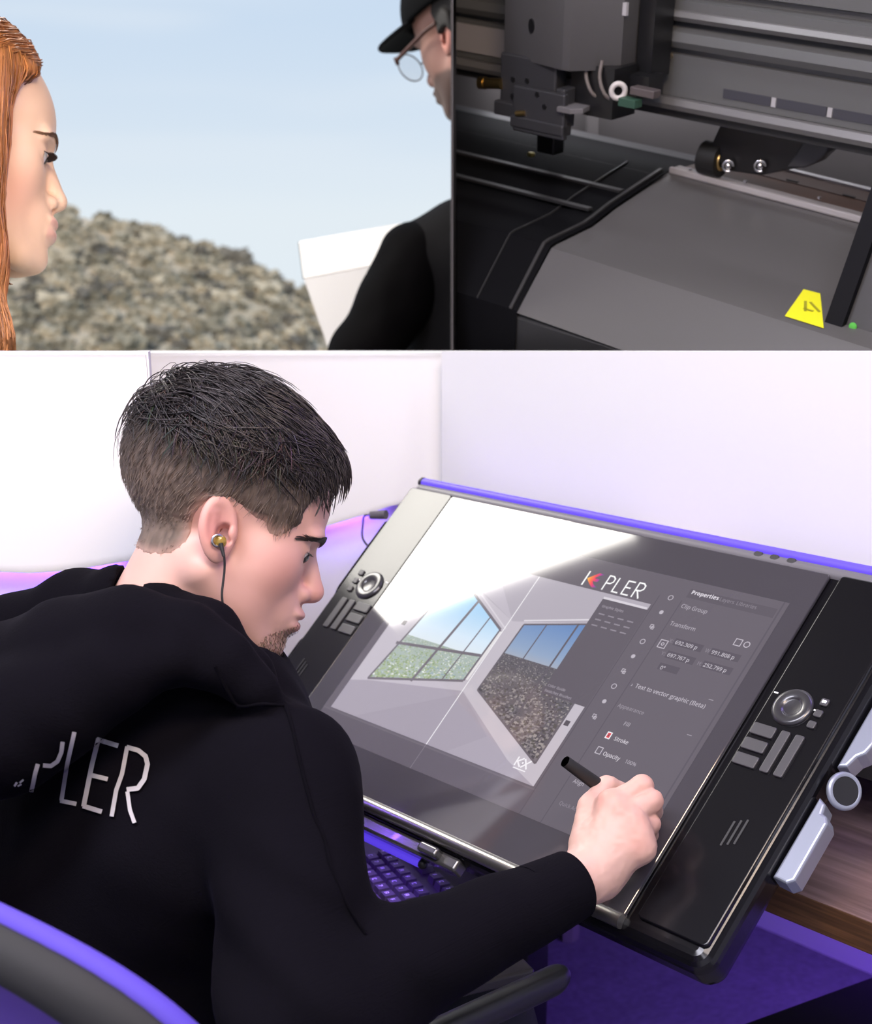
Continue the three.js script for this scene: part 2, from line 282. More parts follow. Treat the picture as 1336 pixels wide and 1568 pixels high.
// ---------------------------------------------------------------- outdoors
{
  const stone = tex(256, 256, (u, v) => { const n = 0.62 + 0.14 * tnoise(u, v, 60) + 0.1 * tnoise(u, v, 12, 4); return [n, n * 0.96, n * 0.9]; }, true, 2, 2);
  struct('floor_terrace', boxAt(9, 0.12, 3.4, -4.5 + 0.0, -0.06, -1.56 - 1.7 - 0.3), std({ map: stone, roughness: 0.9 }), 'stone terrace floor behind the low wall');
  // hillside: crest heights measured against the sky, falling away towards the right
  const crest = [[-500, 300], [-150, 300], [60, 311], [110, 314], [170, 327], [250, 348], [330, 378], [400, 408], [465, 436], [520, 470], [600, 530], [691, 600], [900, 660], [1500, 700]].map(([px, py]) => { const q = atZ(px, py, 50); return [q.x, q.y - 0.2]; });
  const cy = (x) => { let i = 0; while (i < crest.length - 2 && x > crest[i + 1][0]) i++; const t = clamp((x - crest[i][0]) / (crest[i + 1][0] - crest[i][0])), s = t * t * (3 - 2 * t); return mix(crest[i][1], crest[i + 1][1], mix(t, s, 0.4)); };
  const CZ = 50, height = (x, z) => { const k = x / z * CZ, u = (CZ - z) / 34, c = cy(k); return (u >= 0 ? mix(c, Math.min(c - 2, -9.5), u ** 0.85) : c + u * 22) + 0.35 * fbm(x * 0.22, z * 0.22, 3) * (u > 0 ? 1 : 0.6); };
  const nx = 150, nz = 90, pos = [], col = [], idx = [];
  for (let j = 0; j <= nz; j++) for (let i = 0; i <= nx; i++) {
    const z = mix(14, 62, j / nz), x = mix(-0.75, 0.4, i / nx) * z, y = height(x, z);
    pos.push(x, y, -z);
    const a = clamp(0.5 + 0.9 * fbm(x * 0.7, z * 0.7, 1)), b = clamp(0.5 + 1.2 * fbm(x * 2.1, z * 2.1, 7));
    col.push(mix(0.55, 0.78, a) * mix(0.8, 1.1, b), mix(0.46, 0.65, a) * mix(0.8, 1.1, b), mix(0.33, 0.49, a) * mix(0.8, 1.1, b));
  }
  for (let j = 0; j < nz; j++) for (let i = 0; i < nx; i++) { const a = j * (nx + 1) + i, b = a + 1, c = a + nx + 1, d = c + 1; idx.push(a, b, d, a, d, c); }
  const g = new THREE.BufferGeometry(); g.setAttribute('position', new THREE.Float32BufferAttribute(pos, 3)); g.setAttribute('color', new THREE.Float32BufferAttribute(col, 3)); g.setIndex(idx); g.computeVertexNormals();
  struct('hillside', g, std({ vertexColors: true, roughness: 1, side: THREE.DoubleSide }), 'dry sandy hillside under the pale sky');
  // scrub: rounded bushes nobody could count
  const bush = new THREE.IcosahedronGeometry(1, 3), bp = bush.attributes.position;
  for (let i = 0; i < bp.count; i++) { const n = 1 + 0.7 * noise3(bp.getX(i) * 2.1, bp.getY(i) * 2.1, bp.getZ(i) * 2.1) + 0.5 * noise3(bp.getX(i) * 6, bp.getY(i) * 6, bp.getZ(i) * 6); bp.setXYZ(i, bp.getX(i) * n, bp.getY(i) * n * 0.6, bp.getZ(i) * n); }
  bush.computeVertexNormals();
  const N = 2600, im = new THREE.InstancedMesh(bush, std({ roughness: 1 }), N), m4 = new THREE.Matrix4(), q = new THREE.Quaternion(), c = new THREE.Color();
  for (let i = 0; i < N; i++) {
    const z = 22 + 28.5 * Math.sqrt(rnd()), x = rr(-0.4, 0.02) * z, s = rr(0.10, 0.34) * (rnd() < 0.15 ? 1.6 : 1);
    q.setFromAxisAngle(V(0, 1, 0), rr(0, 6.28));
    im.setMatrixAt(i, m4.compose(V(x, height(x, z) + s * 0.25, -z), q, V(s * rr(0.8, 1.3), s * rr(0.7, 1.1), s)));
    const k = rnd(); if (k < 0.4) c.setRGB(0.30, 0.265, 0.195); else if (k < 0.85) c.setRGB(0.50, 0.43, 0.32); else c.setRGB(0.19, 0.17, 0.14);
    c.multiplyScalar(rr(0.8, 1.25)); im.setColorAt(i, c);
  }
  im.name = 'hillside_scrub'; im.castShadow = im.receiveShadow = true; scene.add(im);
  tag(im, 'dry olive and grey scrub dotted over the hillside', 'shrubs', undefined, 'stuff');
}

// ---------------------------------------------------------------- pen display (frame: X along, Y up its face, Z out of the glass)
const TC = V(0.0895, 0.9236, -1.5053), TX = UX.clone(), TN = V(-0.488613, 0.742958, 0.457462), TY = TN.clone().cross(TX).normalize();
const TAB = basis(TX, TY, TN, TC), TABI = TAB.clone().invert();
const onTab = (x, y, off) => { const r = rayDir(x, y), t = TC.clone().addScaledVector(TN, off).sub(EYE).dot(TN) / r.dot(TN); return EYE.clone().addScaledVector(r, t); };
function rrect(w, h, r) { const s = new THREE.Shape(), x = -w / 2, y = -h / 2; s.moveTo(x + r, y); s.lineTo(x + w - r, y); s.absarc(x + w - r, y + r, r, -Math.PI / 2, 0); s.lineTo(x + w, y + h - r); s.absarc(x + w - r, y + h - r, r, 0, Math.PI / 2); s.lineTo(x + r, y + h); s.absarc(x + r, y + h - r, r, Math.PI / 2, Math.PI); s.lineTo(x, y + r); s.absarc(x + r, y + r, r, Math.PI, Math.PI * 1.5); return s; }
const rslab = (w, h, d, r, bev) => new THREE.ExtrudeGeometry(rrect(w - 2 * bev, h - 2 * bev, Math.max(0.0005, r - bev)), { depth: d - 2 * bev, bevelEnabled: true, bevelSize: bev, bevelThickness: bev, bevelSegments: 5, curveSegments: 10 }).translate(0, 0, bev);
function screenCanvas() {
  const W = 1554, H = 972, cv = document.createElement('canvas'); cv.width = W; cv.height = H; const c = cv.getContext('2d');
  const X = (a) => (a + 0.259) / 0.518 * W, Y = (b) => (0.162 - b) / 0.324 * H;
  c.fillStyle = '#5d565f'; c.fillRect(0, 0, W, H);
  c.fillStyle = '#57505a'; c.fillRect(0, H - 90, X(0.105), 90);
  c.fillStyle = '#665f68'; c.fillRect(0, H - 96, X(0.105), 5);
  const L = (pts, fill) => { c.fillStyle = fill; c.beginPath(); pts.forEach((p, i) => (i ? c.lineTo(p[0], p[1]) : c.moveTo(p[0], p[1]))); c.closePath(); c.fill(); };
  const x0 = X(-0.247), x1 = X(0.1), y0 = Y(0.121), y1 = Y(-0.128);
  const PX = (u) => mix(x0, x1, u), PY = (v) => mix(y0, y1, v), Q = (pts, f) => L(pts.map(([u, v]) => [PX(u), PY(v)]), f);
  // the picture on the screen: a bare corner room with two windows, shown half bright and half dark
  c.save(); c.beginPath(); c.rect(x0, y0, x1 - x0, y1 - y0); c.clip();
  Q([[0, 0], [1, 0], [1, 1], [0, 1]], '#c3bcc6');
  Q([[0, 0], [1, 0], [1, 0.12], [0.52, 0.27], [0.02, 0.02]], '#b1aab5');
  Q([[0, 0], [0.3, 0], [0.52, 0.27], [0.28, 0.14]], '#bdb6c1');
  Q([[0, 0.83], [0.08, 0.80], [0.51, 0.69], [0.85, 0.93], [1, 1], [0, 1]], '#a8a0ad');
  Q([[0.13, 1], [0.52, 0.7], [0.72, 0.86], [0.6, 1]], '#a39ba8');
  const pane = (pts, dark) => {
    c.save(); c.beginPath(); pts.forEach(([u, v], i) => (i ? c.lineTo(PX(u), PY(v)) : c.moveTo(PX(u), PY(v)))); c.closePath(); c.clip();
    const gr = c.createLinearGradient(0, PY(dark ? 0.2 : 0.1), 0, PY(dark ? 0.48 : 0.5));
    if (dark) { gr.addColorStop(0, '#5f86bd'); gr.addColorStop(0.7, '#8fa5c4'); gr.addColorStop(1, '#b3b2b8'); } else { gr.addColorStop(0, '#79bdf0'); gr.addColorStop(0.8, '#d9ebfa'); gr.addColorStop(1, '#e2ecf4'); }
    c.fillStyle = gr; c.fillRect(x0, y0, x1 - x0, y1 - y0);
    // the town far below in the picture
    const hz = dark ? 0.44 : 0.5; let s = dark ? 77 : 5; const q = () => { s = (s * 16807) % 2147483647; return s / 2147483647; };
    c.fillStyle = dark ? '#57535a' : '#aab8b0'; c.fillRect(x0, PY(hz), x1 - x0, y1);
    for (let i = 0; i < 30; i++) q(); for (let i = 0; i < 6500; i++) { const ux = q(), v = hz + (1 - hz) * q() ** 1.2 * 0.95, w = 4 + 34 * (v - hz), tree = !dark && ux < 0.27 + 0.1 * q() && v > hz + 0.04, k = tree ? (q() < 0.75 ? 0.36 + 0.28 * q() : q()) : q(); c.fillStyle = dark ? ['#3c393f', '#6f6a70', '#857f80', '#4c4a46', '#99928f'][Math.floor(k * 5)] : ['#eef1ef', '#c4cfcd', '#8a9f6c', '#a7b888', '#d8d5cb', '#93a9b4'][Math.floor(k * 6)]; c.fillRect(PX(ux), PY(v), w * (0.5 + 0.6 * q()), w * (0.3 + 0.4 * q())); }
    c.restore();
  };
  // bright left window, dark right window
  const Lw = [[0.19, 0.12], [0.19, 0.12], [0.49, 0.33], [0.485, 0.63], [0.11, 0.80], [0.10, 0.78]], Lq = [[0.165, 0.10], [0.495, 0.33], [0.485, 0.64], [0.075, 0.79]];
  pane(Lq, false);
  const Rq = [[0.575, 0.27], [0.955, 0.13], [0.955, 0.90], [0.565, 0.66]];
  pane(Rq, true);
  const bar = (a, b, w, col) => { c.strokeStyle = col; c.lineWidth = w; c.beginPath(); c.moveTo(PX(a[0]), PY(a[1])); c.lineTo(PX(b[0]), PY(b[1])); c.stroke(); };
  const fr = '#6f6871'; for (let i = 0; i < 4; i++) bar(Lq[i], Lq[(i + 1) % 4], i === 3 ? 9 : 10, fr);
  bar([0.09, 0.56], [0.485, 0.49], 12, fr); bar([0.325, 0.21], [0.27, 0.73], 12, fr); bar([0.42, 0.27], [0.395, 0.67], 6, fr);
  bar([0.19, 0.085], [0.515, 0.32], 5, '#d8d2da');
  for (let i = 0; i < 4; i++) bar(Rq[i], Rq[(i + 1) % 4], 7, '#5e5861');
  bar([0.665, 0.24], [0.655, 0.72], 5, '#57515a'); bar([0.785, 0.19], [0.775, 0.79], 8, '#57515a');
  bar([0.565, 0.25], [0.96, 0.10], 6, '#ded9e0');
  bar([0.503, 0.34], [0.495, 0.63], 12, '#e6e2e4'); bar([0.508, 0.0], [0.508, 1], 4, '#f4f2f6');
  c.fillStyle = '#4a444c'; c.fillRect(PX(0.055), PY(0.43), 20, 20); c.fillRect(PX(0.965), PY(0.66), 20, 20);
  c.restore();
  bar([0.508, 1], [0.508, 1.16], 2, '#8d8690');
  // lettering of the picture: the studio's name and the small mark
  c.lineCap = 'butt'; c.lineJoin = 'miter';
  const stroke = (pts, w, col) => { c.strokeStyle = col; c.lineWidth = w; c.beginPath(); pts.forEach(([x, y], i) => (i ? c.lineTo(x, y) : c.moveTo(x, y))); c.stroke(); };
  const lx = X(-0.0055), ly = Y(0.1445), lh = 62, lw = 28;
  stroke([[lx, ly], [lx, ly + lh]], 7, '#ffffff');
  const gr = c.createLinearGradient(lx + 6, 0, lx + 74, 0); gr.addColorStop(0, '#ffd23a'); gr.addColorStop(0.25, '#ff7a2e'); gr.addColorStop(0.5, '#f0355f'); gr.addColorStop(0.72, '#a8329c'); gr.addColorStop(1, '#2b4fc9');
  c.fillStyle = gr; c.beginPath(); c.moveTo(lx + 6, ly + lh / 2); c.quadraticCurveTo(lx + 22, ly + 16, lx + 44, ly); c.lineTo(lx + 66, ly + 2); c.quadraticCurveTo(lx + 40, ly + 14, lx + 36, ly + 24); c.lineTo(lx + 60, ly + 25); c.lineTo(lx + 56, ly + 36); c.lineTo(lx + 36, ly + 37); c.quadraticCurveTo(lx + 42, ly + 50, lx + 66, ly + 58); c.lineTo(lx + 46, ly + lh); c.quadraticCurveTo(lx + 22, ly + 48, lx + 6, ly + lh / 2); c.fill();
  let gx = lx + 92; const T = '#ffffff', sw = 6;
  stroke([[gx, ly + lh], [gx, ly], [gx + 18, ly], [gx + 28, ly + 8], [gx + 28, ly + 22], [gx + 18, ly + 31], [gx, ly + 31]], sw, T); gx += 44;
  stroke([[gx, ly], [gx, ly + lh - 3], [gx + 26, ly + lh - 3]], sw, T); gx += 42;
  stroke([[gx + 30, ly + 3], [gx, ly + 3], [gx, ly + lh - 3], [gx + 30, ly + lh - 3]], sw, T); stroke([[gx, ly + 30], [gx + 24, ly + 30]], sw, T); gx += 46;
  stroke([[gx, ly + lh], [gx, ly], [gx + 20, ly], [gx + 30, ly + 8], [gx + 30, ly + 22], [gx + 20, ly + 31], [gx, ly + 31], [gx + 10, ly + 33], [gx + 30, ly + lh]], sw, T);
  const kx = PX(0.885), ky = PY(0.895), kh = 34; const wt = '#f6f3f8';
  stroke([[kx, ky], [kx, ky + kh]], 6, wt); stroke([[kx + 24, ky], [kx + 4, ky + kh / 2], [kx + 24, ky + kh]], 6, wt); stroke([[kx + 28, ky], [kx + 54, ky + kh]], 6, wt); stroke([[kx + 56, ky], [kx + 28, ky + kh]], 6, wt);
  c.fillStyle = '#b0a8b4'; c.beginPath(); c.arc(kx + 27, ky + 17, 8, 0, 7); c.fill(); c.fillStyle = wt; c.beginPath(); c.arc(kx + 27, ky + 17, 4, 0, 7); c.fill();
  c.fillRect(kx, ky + kh + 6, 56, 4);
  // floating panel over the picture and the palette on the right
  c.fillStyle = '#575059'; c.fillRect(X(0.035), Y(0.113), X(0.102) - X(0.035), Y(-0.022) - Y(0.113)); c.fillStyle = '#d8d2da'; c.fillRect(X(0.035), Y(0.116), X(0.0985) - X(0.035), 9);
  c.fillStyle = '#4f4852'; c.fillRect(X(0.103), Y(0.135), 4, H); c.fillRect(X(0.134), Y(0.135), 4, H); c.fillRect(X(0.252), 0, 6, H); c.fillStyle = '#524b54'; c.fillRect(X(0.137), Y(0.152), X(0.25) - X(0.137), 36);
  const text = (s, a, b, size, col = '#b9b2bc', bold) => { c.fillStyle = col; c.font = (bold ? 'bold ' : '') + size + 'px sans-serif'; c.fillText(s, X(a), Y(b)); };
  text('Properties', 0.14, 0.1455, 22, '#e6e0e8', 1); text('Layers', 0.178, 0.1455, 20, '#8a838d'); text('Libraries', 0.2, 0.1455, 20, '#8a838d');
  text('Clip Group', 0.138, 0.126, 22); text('Transform', 0.138, 0.1015, 22);
  text('X:', 0.150, 0.081, 20, '#8a838d'); text('Y:', 0.150, 0.064, 20, '#8a838d'); text('W:', 0.198, 0.081, 20, '#8a838d'); text('H:', 0.198, 0.064, 20, '#8a838d');
  for (const [s, a, b] of [['692.309 p', 0.158, 0.081], ['697.767 p', 0.158, 0.064], ['991.808 p', 0.206, 0.081], ['252.799 p', 0.206, 0.064]]) { c.fillStyle = '#4d4650'; c.fillRect(X(a) - 5, Y(b) - 22, 112, 28); text(s, a, b, 20, '#d6d0d8'); }
  c.fillStyle = '#4d4650'; c.fillRect(X(0.156), Y(0.055), 80, 26); text('0\u00b0', 0.159, 0.047, 20, '#d6d0d8'); text('\u2220', 0.15, 0.047, 20);
  text('\u203a  Text to vector graphic (Beta)', 0.138, 0.0175, 22, '#c9c2cc'); text('Appearance', 0.138, -0.010, 20, '#9b949e');
  text('Fill', 0.158, -0.028, 20); text('Stroke', 0.158, -0.0475, 20, '#e0dae2'); text('Opacity', 0.156, -0.0675, 20, '#e0dae2'); text('100%', 0.186, -0.0675, 18); text('Align', 0.142, -0.108, 20); text('Quick Actions', 0.142, -0.136, 18, '#8a838d');
  c.fillStyle = '#f3eff4'; c.fillRect(X(0.146), Y(-0.040), 20, 26); c.fillStyle = '#e0343c'; c.fillRect(X(0.146) + 4, Y(-0.040) + 4, 12, 18); c.fillStyle = '#4a434c'; c.fillRect(X(0.146) + 8, Y(-0.040) + 9, 4, 8);
  c.strokeStyle = '#c9c2cc'; c.lineWidth = 3; c.strokeRect(X(0.146), Y(-0.060), 20, 24); c.strokeRect(X(0.225), Y(0.106), 24, 24); c.strokeRect(X(0.14), Y(0.082), 28, 30); c.beginPath(); c.arc(X(0.24), Y(0.102), 10, 0, 7); c.stroke(); c.beginPath(); c.arc(X(0.14) + 14, Y(0.082) + 15, 5, 0, 7); c.stroke();
  for (let i = 0; i < 9; i++) { const y = Y(0.135 - i * 0.0205), x = X(0.119); c.strokeStyle = c.fillStyle = '#beb7c1'; c.lineWidth = 3; c.beginPath(); if (i % 3 === 0) { c.arc(x, y, 9, 0, 7); c.stroke(); } else if (i % 3 === 1) { c.arc(x, y, 8, 0, 7); c.fill(); } else { c.strokeRect(x - 8, y - 8, 11, 11); c.strokeRect(x - 1, y - 1, 9, 9); } }
  text('Graphic Styles', 0.04, 0.102, 15, '#aaa3ad'); for (let i = 0; i < 3; i++) { c.fillStyle = '#8c858f'; for (let k = 0; k < 4; k++) c.fillRect(X(0.042 + k * 0.014), Y(0.094 - i * 0.008), 26, 5); }
  text('Color Guide', 0.037, -0.012, 15, '#aaa3ad'); text('Swatches Brushes', 0.037, -0.019, 15, '#aaa3ad');
  for (const [a, b] of [[0.235, -0.015], [0.235, 0.03], [0.236, -0.09], [0.236, -0.13]]) { c.fillStyle = '#9b949e'; c.fillRect(X(a), Y(b), 18, 3); }
  const t = new THREE.CanvasTexture(cv); t.colorSpace = THREE.SRGBColorSpace; return t;
}
{
  const t = thing('pen_display', 'large black pen display with a design program open, leaning back over the desk edge', 'pen display');
  t.position.copy(TC); t.quaternion.setFromRotationMatrix(new THREE.Matrix4().makeBasis(TX, TY, TN));
  const grain = tex(256, 256, (u, v) => 0.5 + 0.3 * tnoise(u, v, 90) + 0.2 * tnoise(u, v, 30, 2), false, 6, 6);
  const shell = phy({ color: lin(0.005, 0.0048, 0.0062), roughness: 0.2, ior: 1.46, clearcoat: 0, bumpMap: grain, bumpScale: 0.00003 });
  const face = shell, soft = std({ color: lin(0.02, 0.0195, 0.022), roughness: 0.5 });
  const body = mesh('body', rslab(0.769, 0.463, 0.052, 0.02, 0.017).translate(0, 0, -0.056), shell, t);
  mesh('back_cover', rslab(0.70, 0.40, 0.03, 0.03, 0.012).translate(0, 0, -0.083), soft, t);
  // side panels of the face and the raised glass between them
  for (const s of [-1, 1]) {
    const p = mesh('side_panel', rslab(0.083, 0.420, 0.006, 0.006, 0.002).translate(s * 0.3355, 0.001, -0.0052), face, t);
    const ring = mesh('touch_ring', new THREE.LatheGeometry([[0, 0.0005], [0.0085, 0.0006], [0.0095, 0.0018], [0.012, 0.0030], [0.0175, 0.0036], [0.0205, 0.0022], [0.0215, 0.0004], [0.0215, -0.001]].map((q) => new THREE.Vector2(...q)), 40).rotateX(Math.PI / 2).translate(s * 0.3255, 0.0490, 0.0012), phy({ color: lin(0.022, 0.021, 0.025), roughness: 0.3, ior: 1.6, clearcoat: 0.4 }), p);
    const key = (w, h, x, y, z = 0.003) => mesh('express_key', rslab(w, h, z, 0.0022, 0.0011).translate(s * x, y, 0.0002), phy({ color: lin(0.04, 0.038, 0.044), roughness: 0.4, ior: 1.6 }), p);
    key(0.0265, 0.0135, 0.3105, 0.0155); key(0.0265, 0.0135, 0.3105, -0.0025); key(0.0265, 0.0135, 0.3105, -0.0205); key(0.0105, 0.049, 0.3345, -0.0025); key(0.0105, 0.049, 0.3505, -0.0025);
    for (let i = 0; i < 3; i++) key(0.009, 0.0085, 0.3545, 0.0635 - i * 0.0135);
    for (const [x, y] of [[0.300, 0.060], [0.350, 0.0530]]) mesh('indicator_light', boxAt(0.0045, 0.0012, 0.0006, s * x, y, 0.0012), std({ color: 0xffffff, emissive: 0xffffff, emissiveIntensity: s > 0 ? 0.9 : 0.1 }), p);
    if (s > 0) mesh('indicator_light', boxAt(0.0045, 0.0028, 0.0006, 0.3545, 0.0637, 0.0034), std({ color: 0xffffff, emissive: 0xd9d4ff, emissiveIntensity: 0.9 }), p);
    for (let i = 0; i < 3; i++) mesh('speaker_slot', boxAt(0.0022, 0.028, 0.0006, s * (0.335 + i * 0.006), -0.098 + i * 0.003, 0.0012), soft, p);
  }
  const glass = mesh('glass', rslab(0.577, 0.424, 0.005, 0.004, 0.0018).translate(-0.006, -0.003, -0.0036), phy({ color: lin(0.055, 0.052, 0.06), roughness: 0.06, ior: 1.75, clearcoat: 0.0 }), t);
  const map = screenCanvas();
  const scr = mesh('screen', new THREE.PlaneGeometry(0.518, 0.324).translate(-0.001, 0.002, 0.0016), phy({ color: lin(0.03, 0.03, 0.033), roughness: 0.06, ior: 1.75, emissive: 0xffffff, emissiveMap: map, emissiveIntensity: 0.95 }), t);
  mesh('bottom_lip', cylBetween(V(-0.288, -0.2185, -0.002), V(0.282, -0.2185, -0.002), 0.008, 0.008, 24), std({ color: lin(0.34, 0.33, 0.31), roughness: 0.3, metalness: 0.9 }), t);
  mesh('top_rim', cylBetween(V(-0.368, 0.2140, -0.0085), V(0.368, 0.2140, -0.0085), 0.0085, 0.0085, 32), std({ color: lin(0.13, 0.125, 0.14), roughness: 0.45 }), t);
  // top buttons on the rim
  for (const x of [0.187, 0.208, 0.2295]) { const b = mesh('menu_button', rslab(0.0115, 0.0075, 0.003, 0.0035, 0.001).translate(x, 0.2165, -0.0030).rotateX(0), soft, t); }
  // lower ledge with the pen groove under the glass
  mesh('pen_ledge', merge([boxAt(0.30, 0.016, 0.02, -0.09, -0.237, -0.018, 0.004), boxAt(0.03, 0.012, 0.03, 0.02, -0.236, -0.012, 0.004)]), phy({ color: lin(0.05, 0.05, 0.052), roughness: 0.2, ior: 1.8, clearcoat: 0.5 }), t);
  // added glow standing for violet light on the top rim; strip lamp under the ledge
  const toW = (x, y, z) => V(x, y, z).applyMatrix4(TAB);
  const strip = (label, x0, x1, y, z, r, e, aim, L) => { const o = thing('led_strip_lamp', label, 'lamp', 'violet led strips'), A = toW(x0, y, z), B = toW(x1, y, z); mesh('lamp_diffuser', cylBetween(A, B, r, r, 20), std({ color: lin(0.05, 0.035, 0.2), emissive: lin(0.105, 0.05, 0.86), emissiveIntensity: e, roughness: 0.5 }), o); for (const q of [A, B]) mesh('end_cap', new THREE.SphereGeometry(r * 1.1, 14, 10).translate(q.x, q.y, q.z), M.black, o); const l = new THREE.RectAreaLight(LED, L, A.distanceTo(B), r); l.position.copy(A).add(B).multiplyScalar(0.5).addScaledVector(aim, r + 0.003); const zz = aim.clone().negate(), xx = B.clone().sub(A).normalize(); l.quaternion.setFromRotationMatrix(new THREE.Matrix4().makeBasis(xx, zz.clone().cross(xx).normalize(), zz)); o.add(l); };
  strip('added glowing strip for the violet light on the top rim of the pen display', -0.372, 0.372, 0.2262, -0.0075, 0.0066, 0.95, TY.clone().addScaledVector(TN, -0.4).normalize(), 3);
  strip('violet led strip under the lower edge of the pen display', -0.165, -0.002, -0.2475, -0.030, 0.0055, 0.8, V(0, -1, 0).addScaledVector(TX, -0.1).normalize(), 75);
  // aluminium stand arms beside the body
  const alu = std({ color: lin(0.36, 0.39, 0.46), roughness: 0.4, metalness: 0.6 });
  for (const s of [-1, 1]) {
    const arm = mesh('stand_arm', merge([
      extrude([[0.3895, -0.112], [0.401, -0.113], [0.4055, -0.109], [0.4055, -0.047], [0.402, -0.042], [0.396, -0.040], [0.394, -0.030], [0.3895, -0.027]], 0.018, 0.003, 3),
      extrude([[0.3895, 0.016], [0.394, 0.018], [0.398, 0.030], [0.404, 0.036], [0.4065, 0.046], [0.4065, 0.16], [0.3895, 0.17]], 0.018, 0.003, 3)]).translate(0, 0, -0.042).scale(s, 1, 1), alu, t);
    const pv = mesh('pivot', new THREE.TorusGeometry(0.0155, 0.0034, 14, 40).rotateY(Math.PI / 2 * 0.62).scale(s, 1, 1).translate(s * 0.402, -0.006, -0.030), alu, t);
    mesh('pivot_cap', new THREE.CylinderGeometry(0.0145, 0.0145, 0.006, 36).rotateX(Math.PI / 2).rotateY(Math.PI / 2 * 0.62).scale(s, 1, 1).translate(s * 0.402, -0.006, -0.030), M.black, pv);
  }
  mesh('rear_hinge', boxAt(0.16, 0.05, 0.04, 0.02, 0.215, -0.075, 0.012), std({ color: lin(0.5, 0.42, 0.36), roughness: 0.6 }), t);
  // cable at the upper left
  const cab = thing('display_cable', 'thin black cable plugged in at the left edge of the pen display', 'cable');
  const a = onTab(568, 789, -0.03), b = onTab(585, 788, -0.03);
  mesh('plug', cylBetween(b.clone().add(V(0.006, 0, 0)), a, 0.0065, 0.0055, 14), std({ color: lin(0.1, 0.09, 0.11), roughness: 0.5 }), cab);
  mesh('wire', tube([a, onTab(558, 790, -0.032), onTab(556, 803, -0.035), onTab(556, 825, -0.04), onTab(575, 850, -0.06), onTab(600, 900, -0.09)], 0.0014), M.black, cab);
  const ck = thing('power_cable', 'thick black cable running right from the stand pivot over the desk', 'cable');
  mesh('wire', tube([onTab(1272, 1190, -0.045), atY(1300, 1182, 0.765), atY(1336, 1168, 0.765), atY(1400, 1140, 0.752), atY(1500, 1110, 0.749)], 0.0065, 40, 12), M.black, ck);
  // stand: spine and foot on the desk behind the display
  const st = thing('display_stand', 'silver stand foot behind the pen display on the desk', 'stand');
  const fo = along(deskO, -0.30, 0.20, 0.7405);
  mesh('foot', boxAt(0.30, 0.012, 0.22, 0, 0.006, 0, 0.005), alu, st); mesh('column', cylBetween(V(0, 0.01, 0), V(0, 0.08, -0.05), 0.03, 0.028), alu, st);
  st.position.copy(fo); st.rotation.y = -Math.atan2(UX.z, UX.x);
}

// ---------------------------------------------------------------- desk with planks of grain
{
  const wood = tex(1024, 256, (u, v) => { const g = noise3(u * 10, v * 80, 3) * 0.5 + noise3(u * 24, v * 200, 8) * 0.3 + noise3(u * 5, v * 24, 1) * 0.4, k = clamp(0.5 + 0.5 * g); return [mix(0.42, 0.72, k), mix(0.34, 0.60, k), mix(0.33, 0.60, k)]; });
  const edge = tex(512, 64, (u, v) => { const k = clamp(0.5 + 0.5 * noise3(u * 30, v * 16, 4) + 0.2 * noise3(u * 90, v * 30, 4)); return [mix(0.30, 0.44, k), mix(0.21, 0.31, k), mix(0.13, 0.20, k)]; });
  const t = thing('desk', 'dark wood grained desk top on metal legs at the right edge', 'desk');
  t.position.set(deskO[0], 0, deskO[1]); t.rotation.y = -Math.atan2(UX.z, UX.x);
  wood.repeat.set(1.2, 1.2);
  mesh('desk_top', boxAt(1.7, 0.036, 0.62, 0.3, 0.722, -0.312, 0.002), std({ map: wood, roughness: 0.38 }), t);
  mesh('edge_band', boxAt(1.7, 0.034, 0.002, 0.3, 0.722, -0.001), std({ map: edge, roughness: 0.5 }), t);
  for (const [x, z] of [[-0.5, -0.06], [-0.52, -0.17], [1.1, -0.06], [1.1, -0.56]]) mesh('leg', boxAt(0.05, 0.705, 0.05, x, 0.3525, z, 0.004), M.black, t);
  const tray = thing('keyboard_tray', 'black keyboard tray hanging below the front of the desk', 'tray');
  tray.position.copy(t.position); tray.rotation.y = t.rotation.y;
  mesh('tray_board', boxAt(0.30, 0.014, 0.20, -0.44, 0.649, 0.105, 0.003), M.black, tray);
  for (const x of [-0.57, -0.31]) mesh('tray_runner', boxAt(0.02, 0.045, 0.20, x, 0.6785, 0.02), M.steel, tray);
}

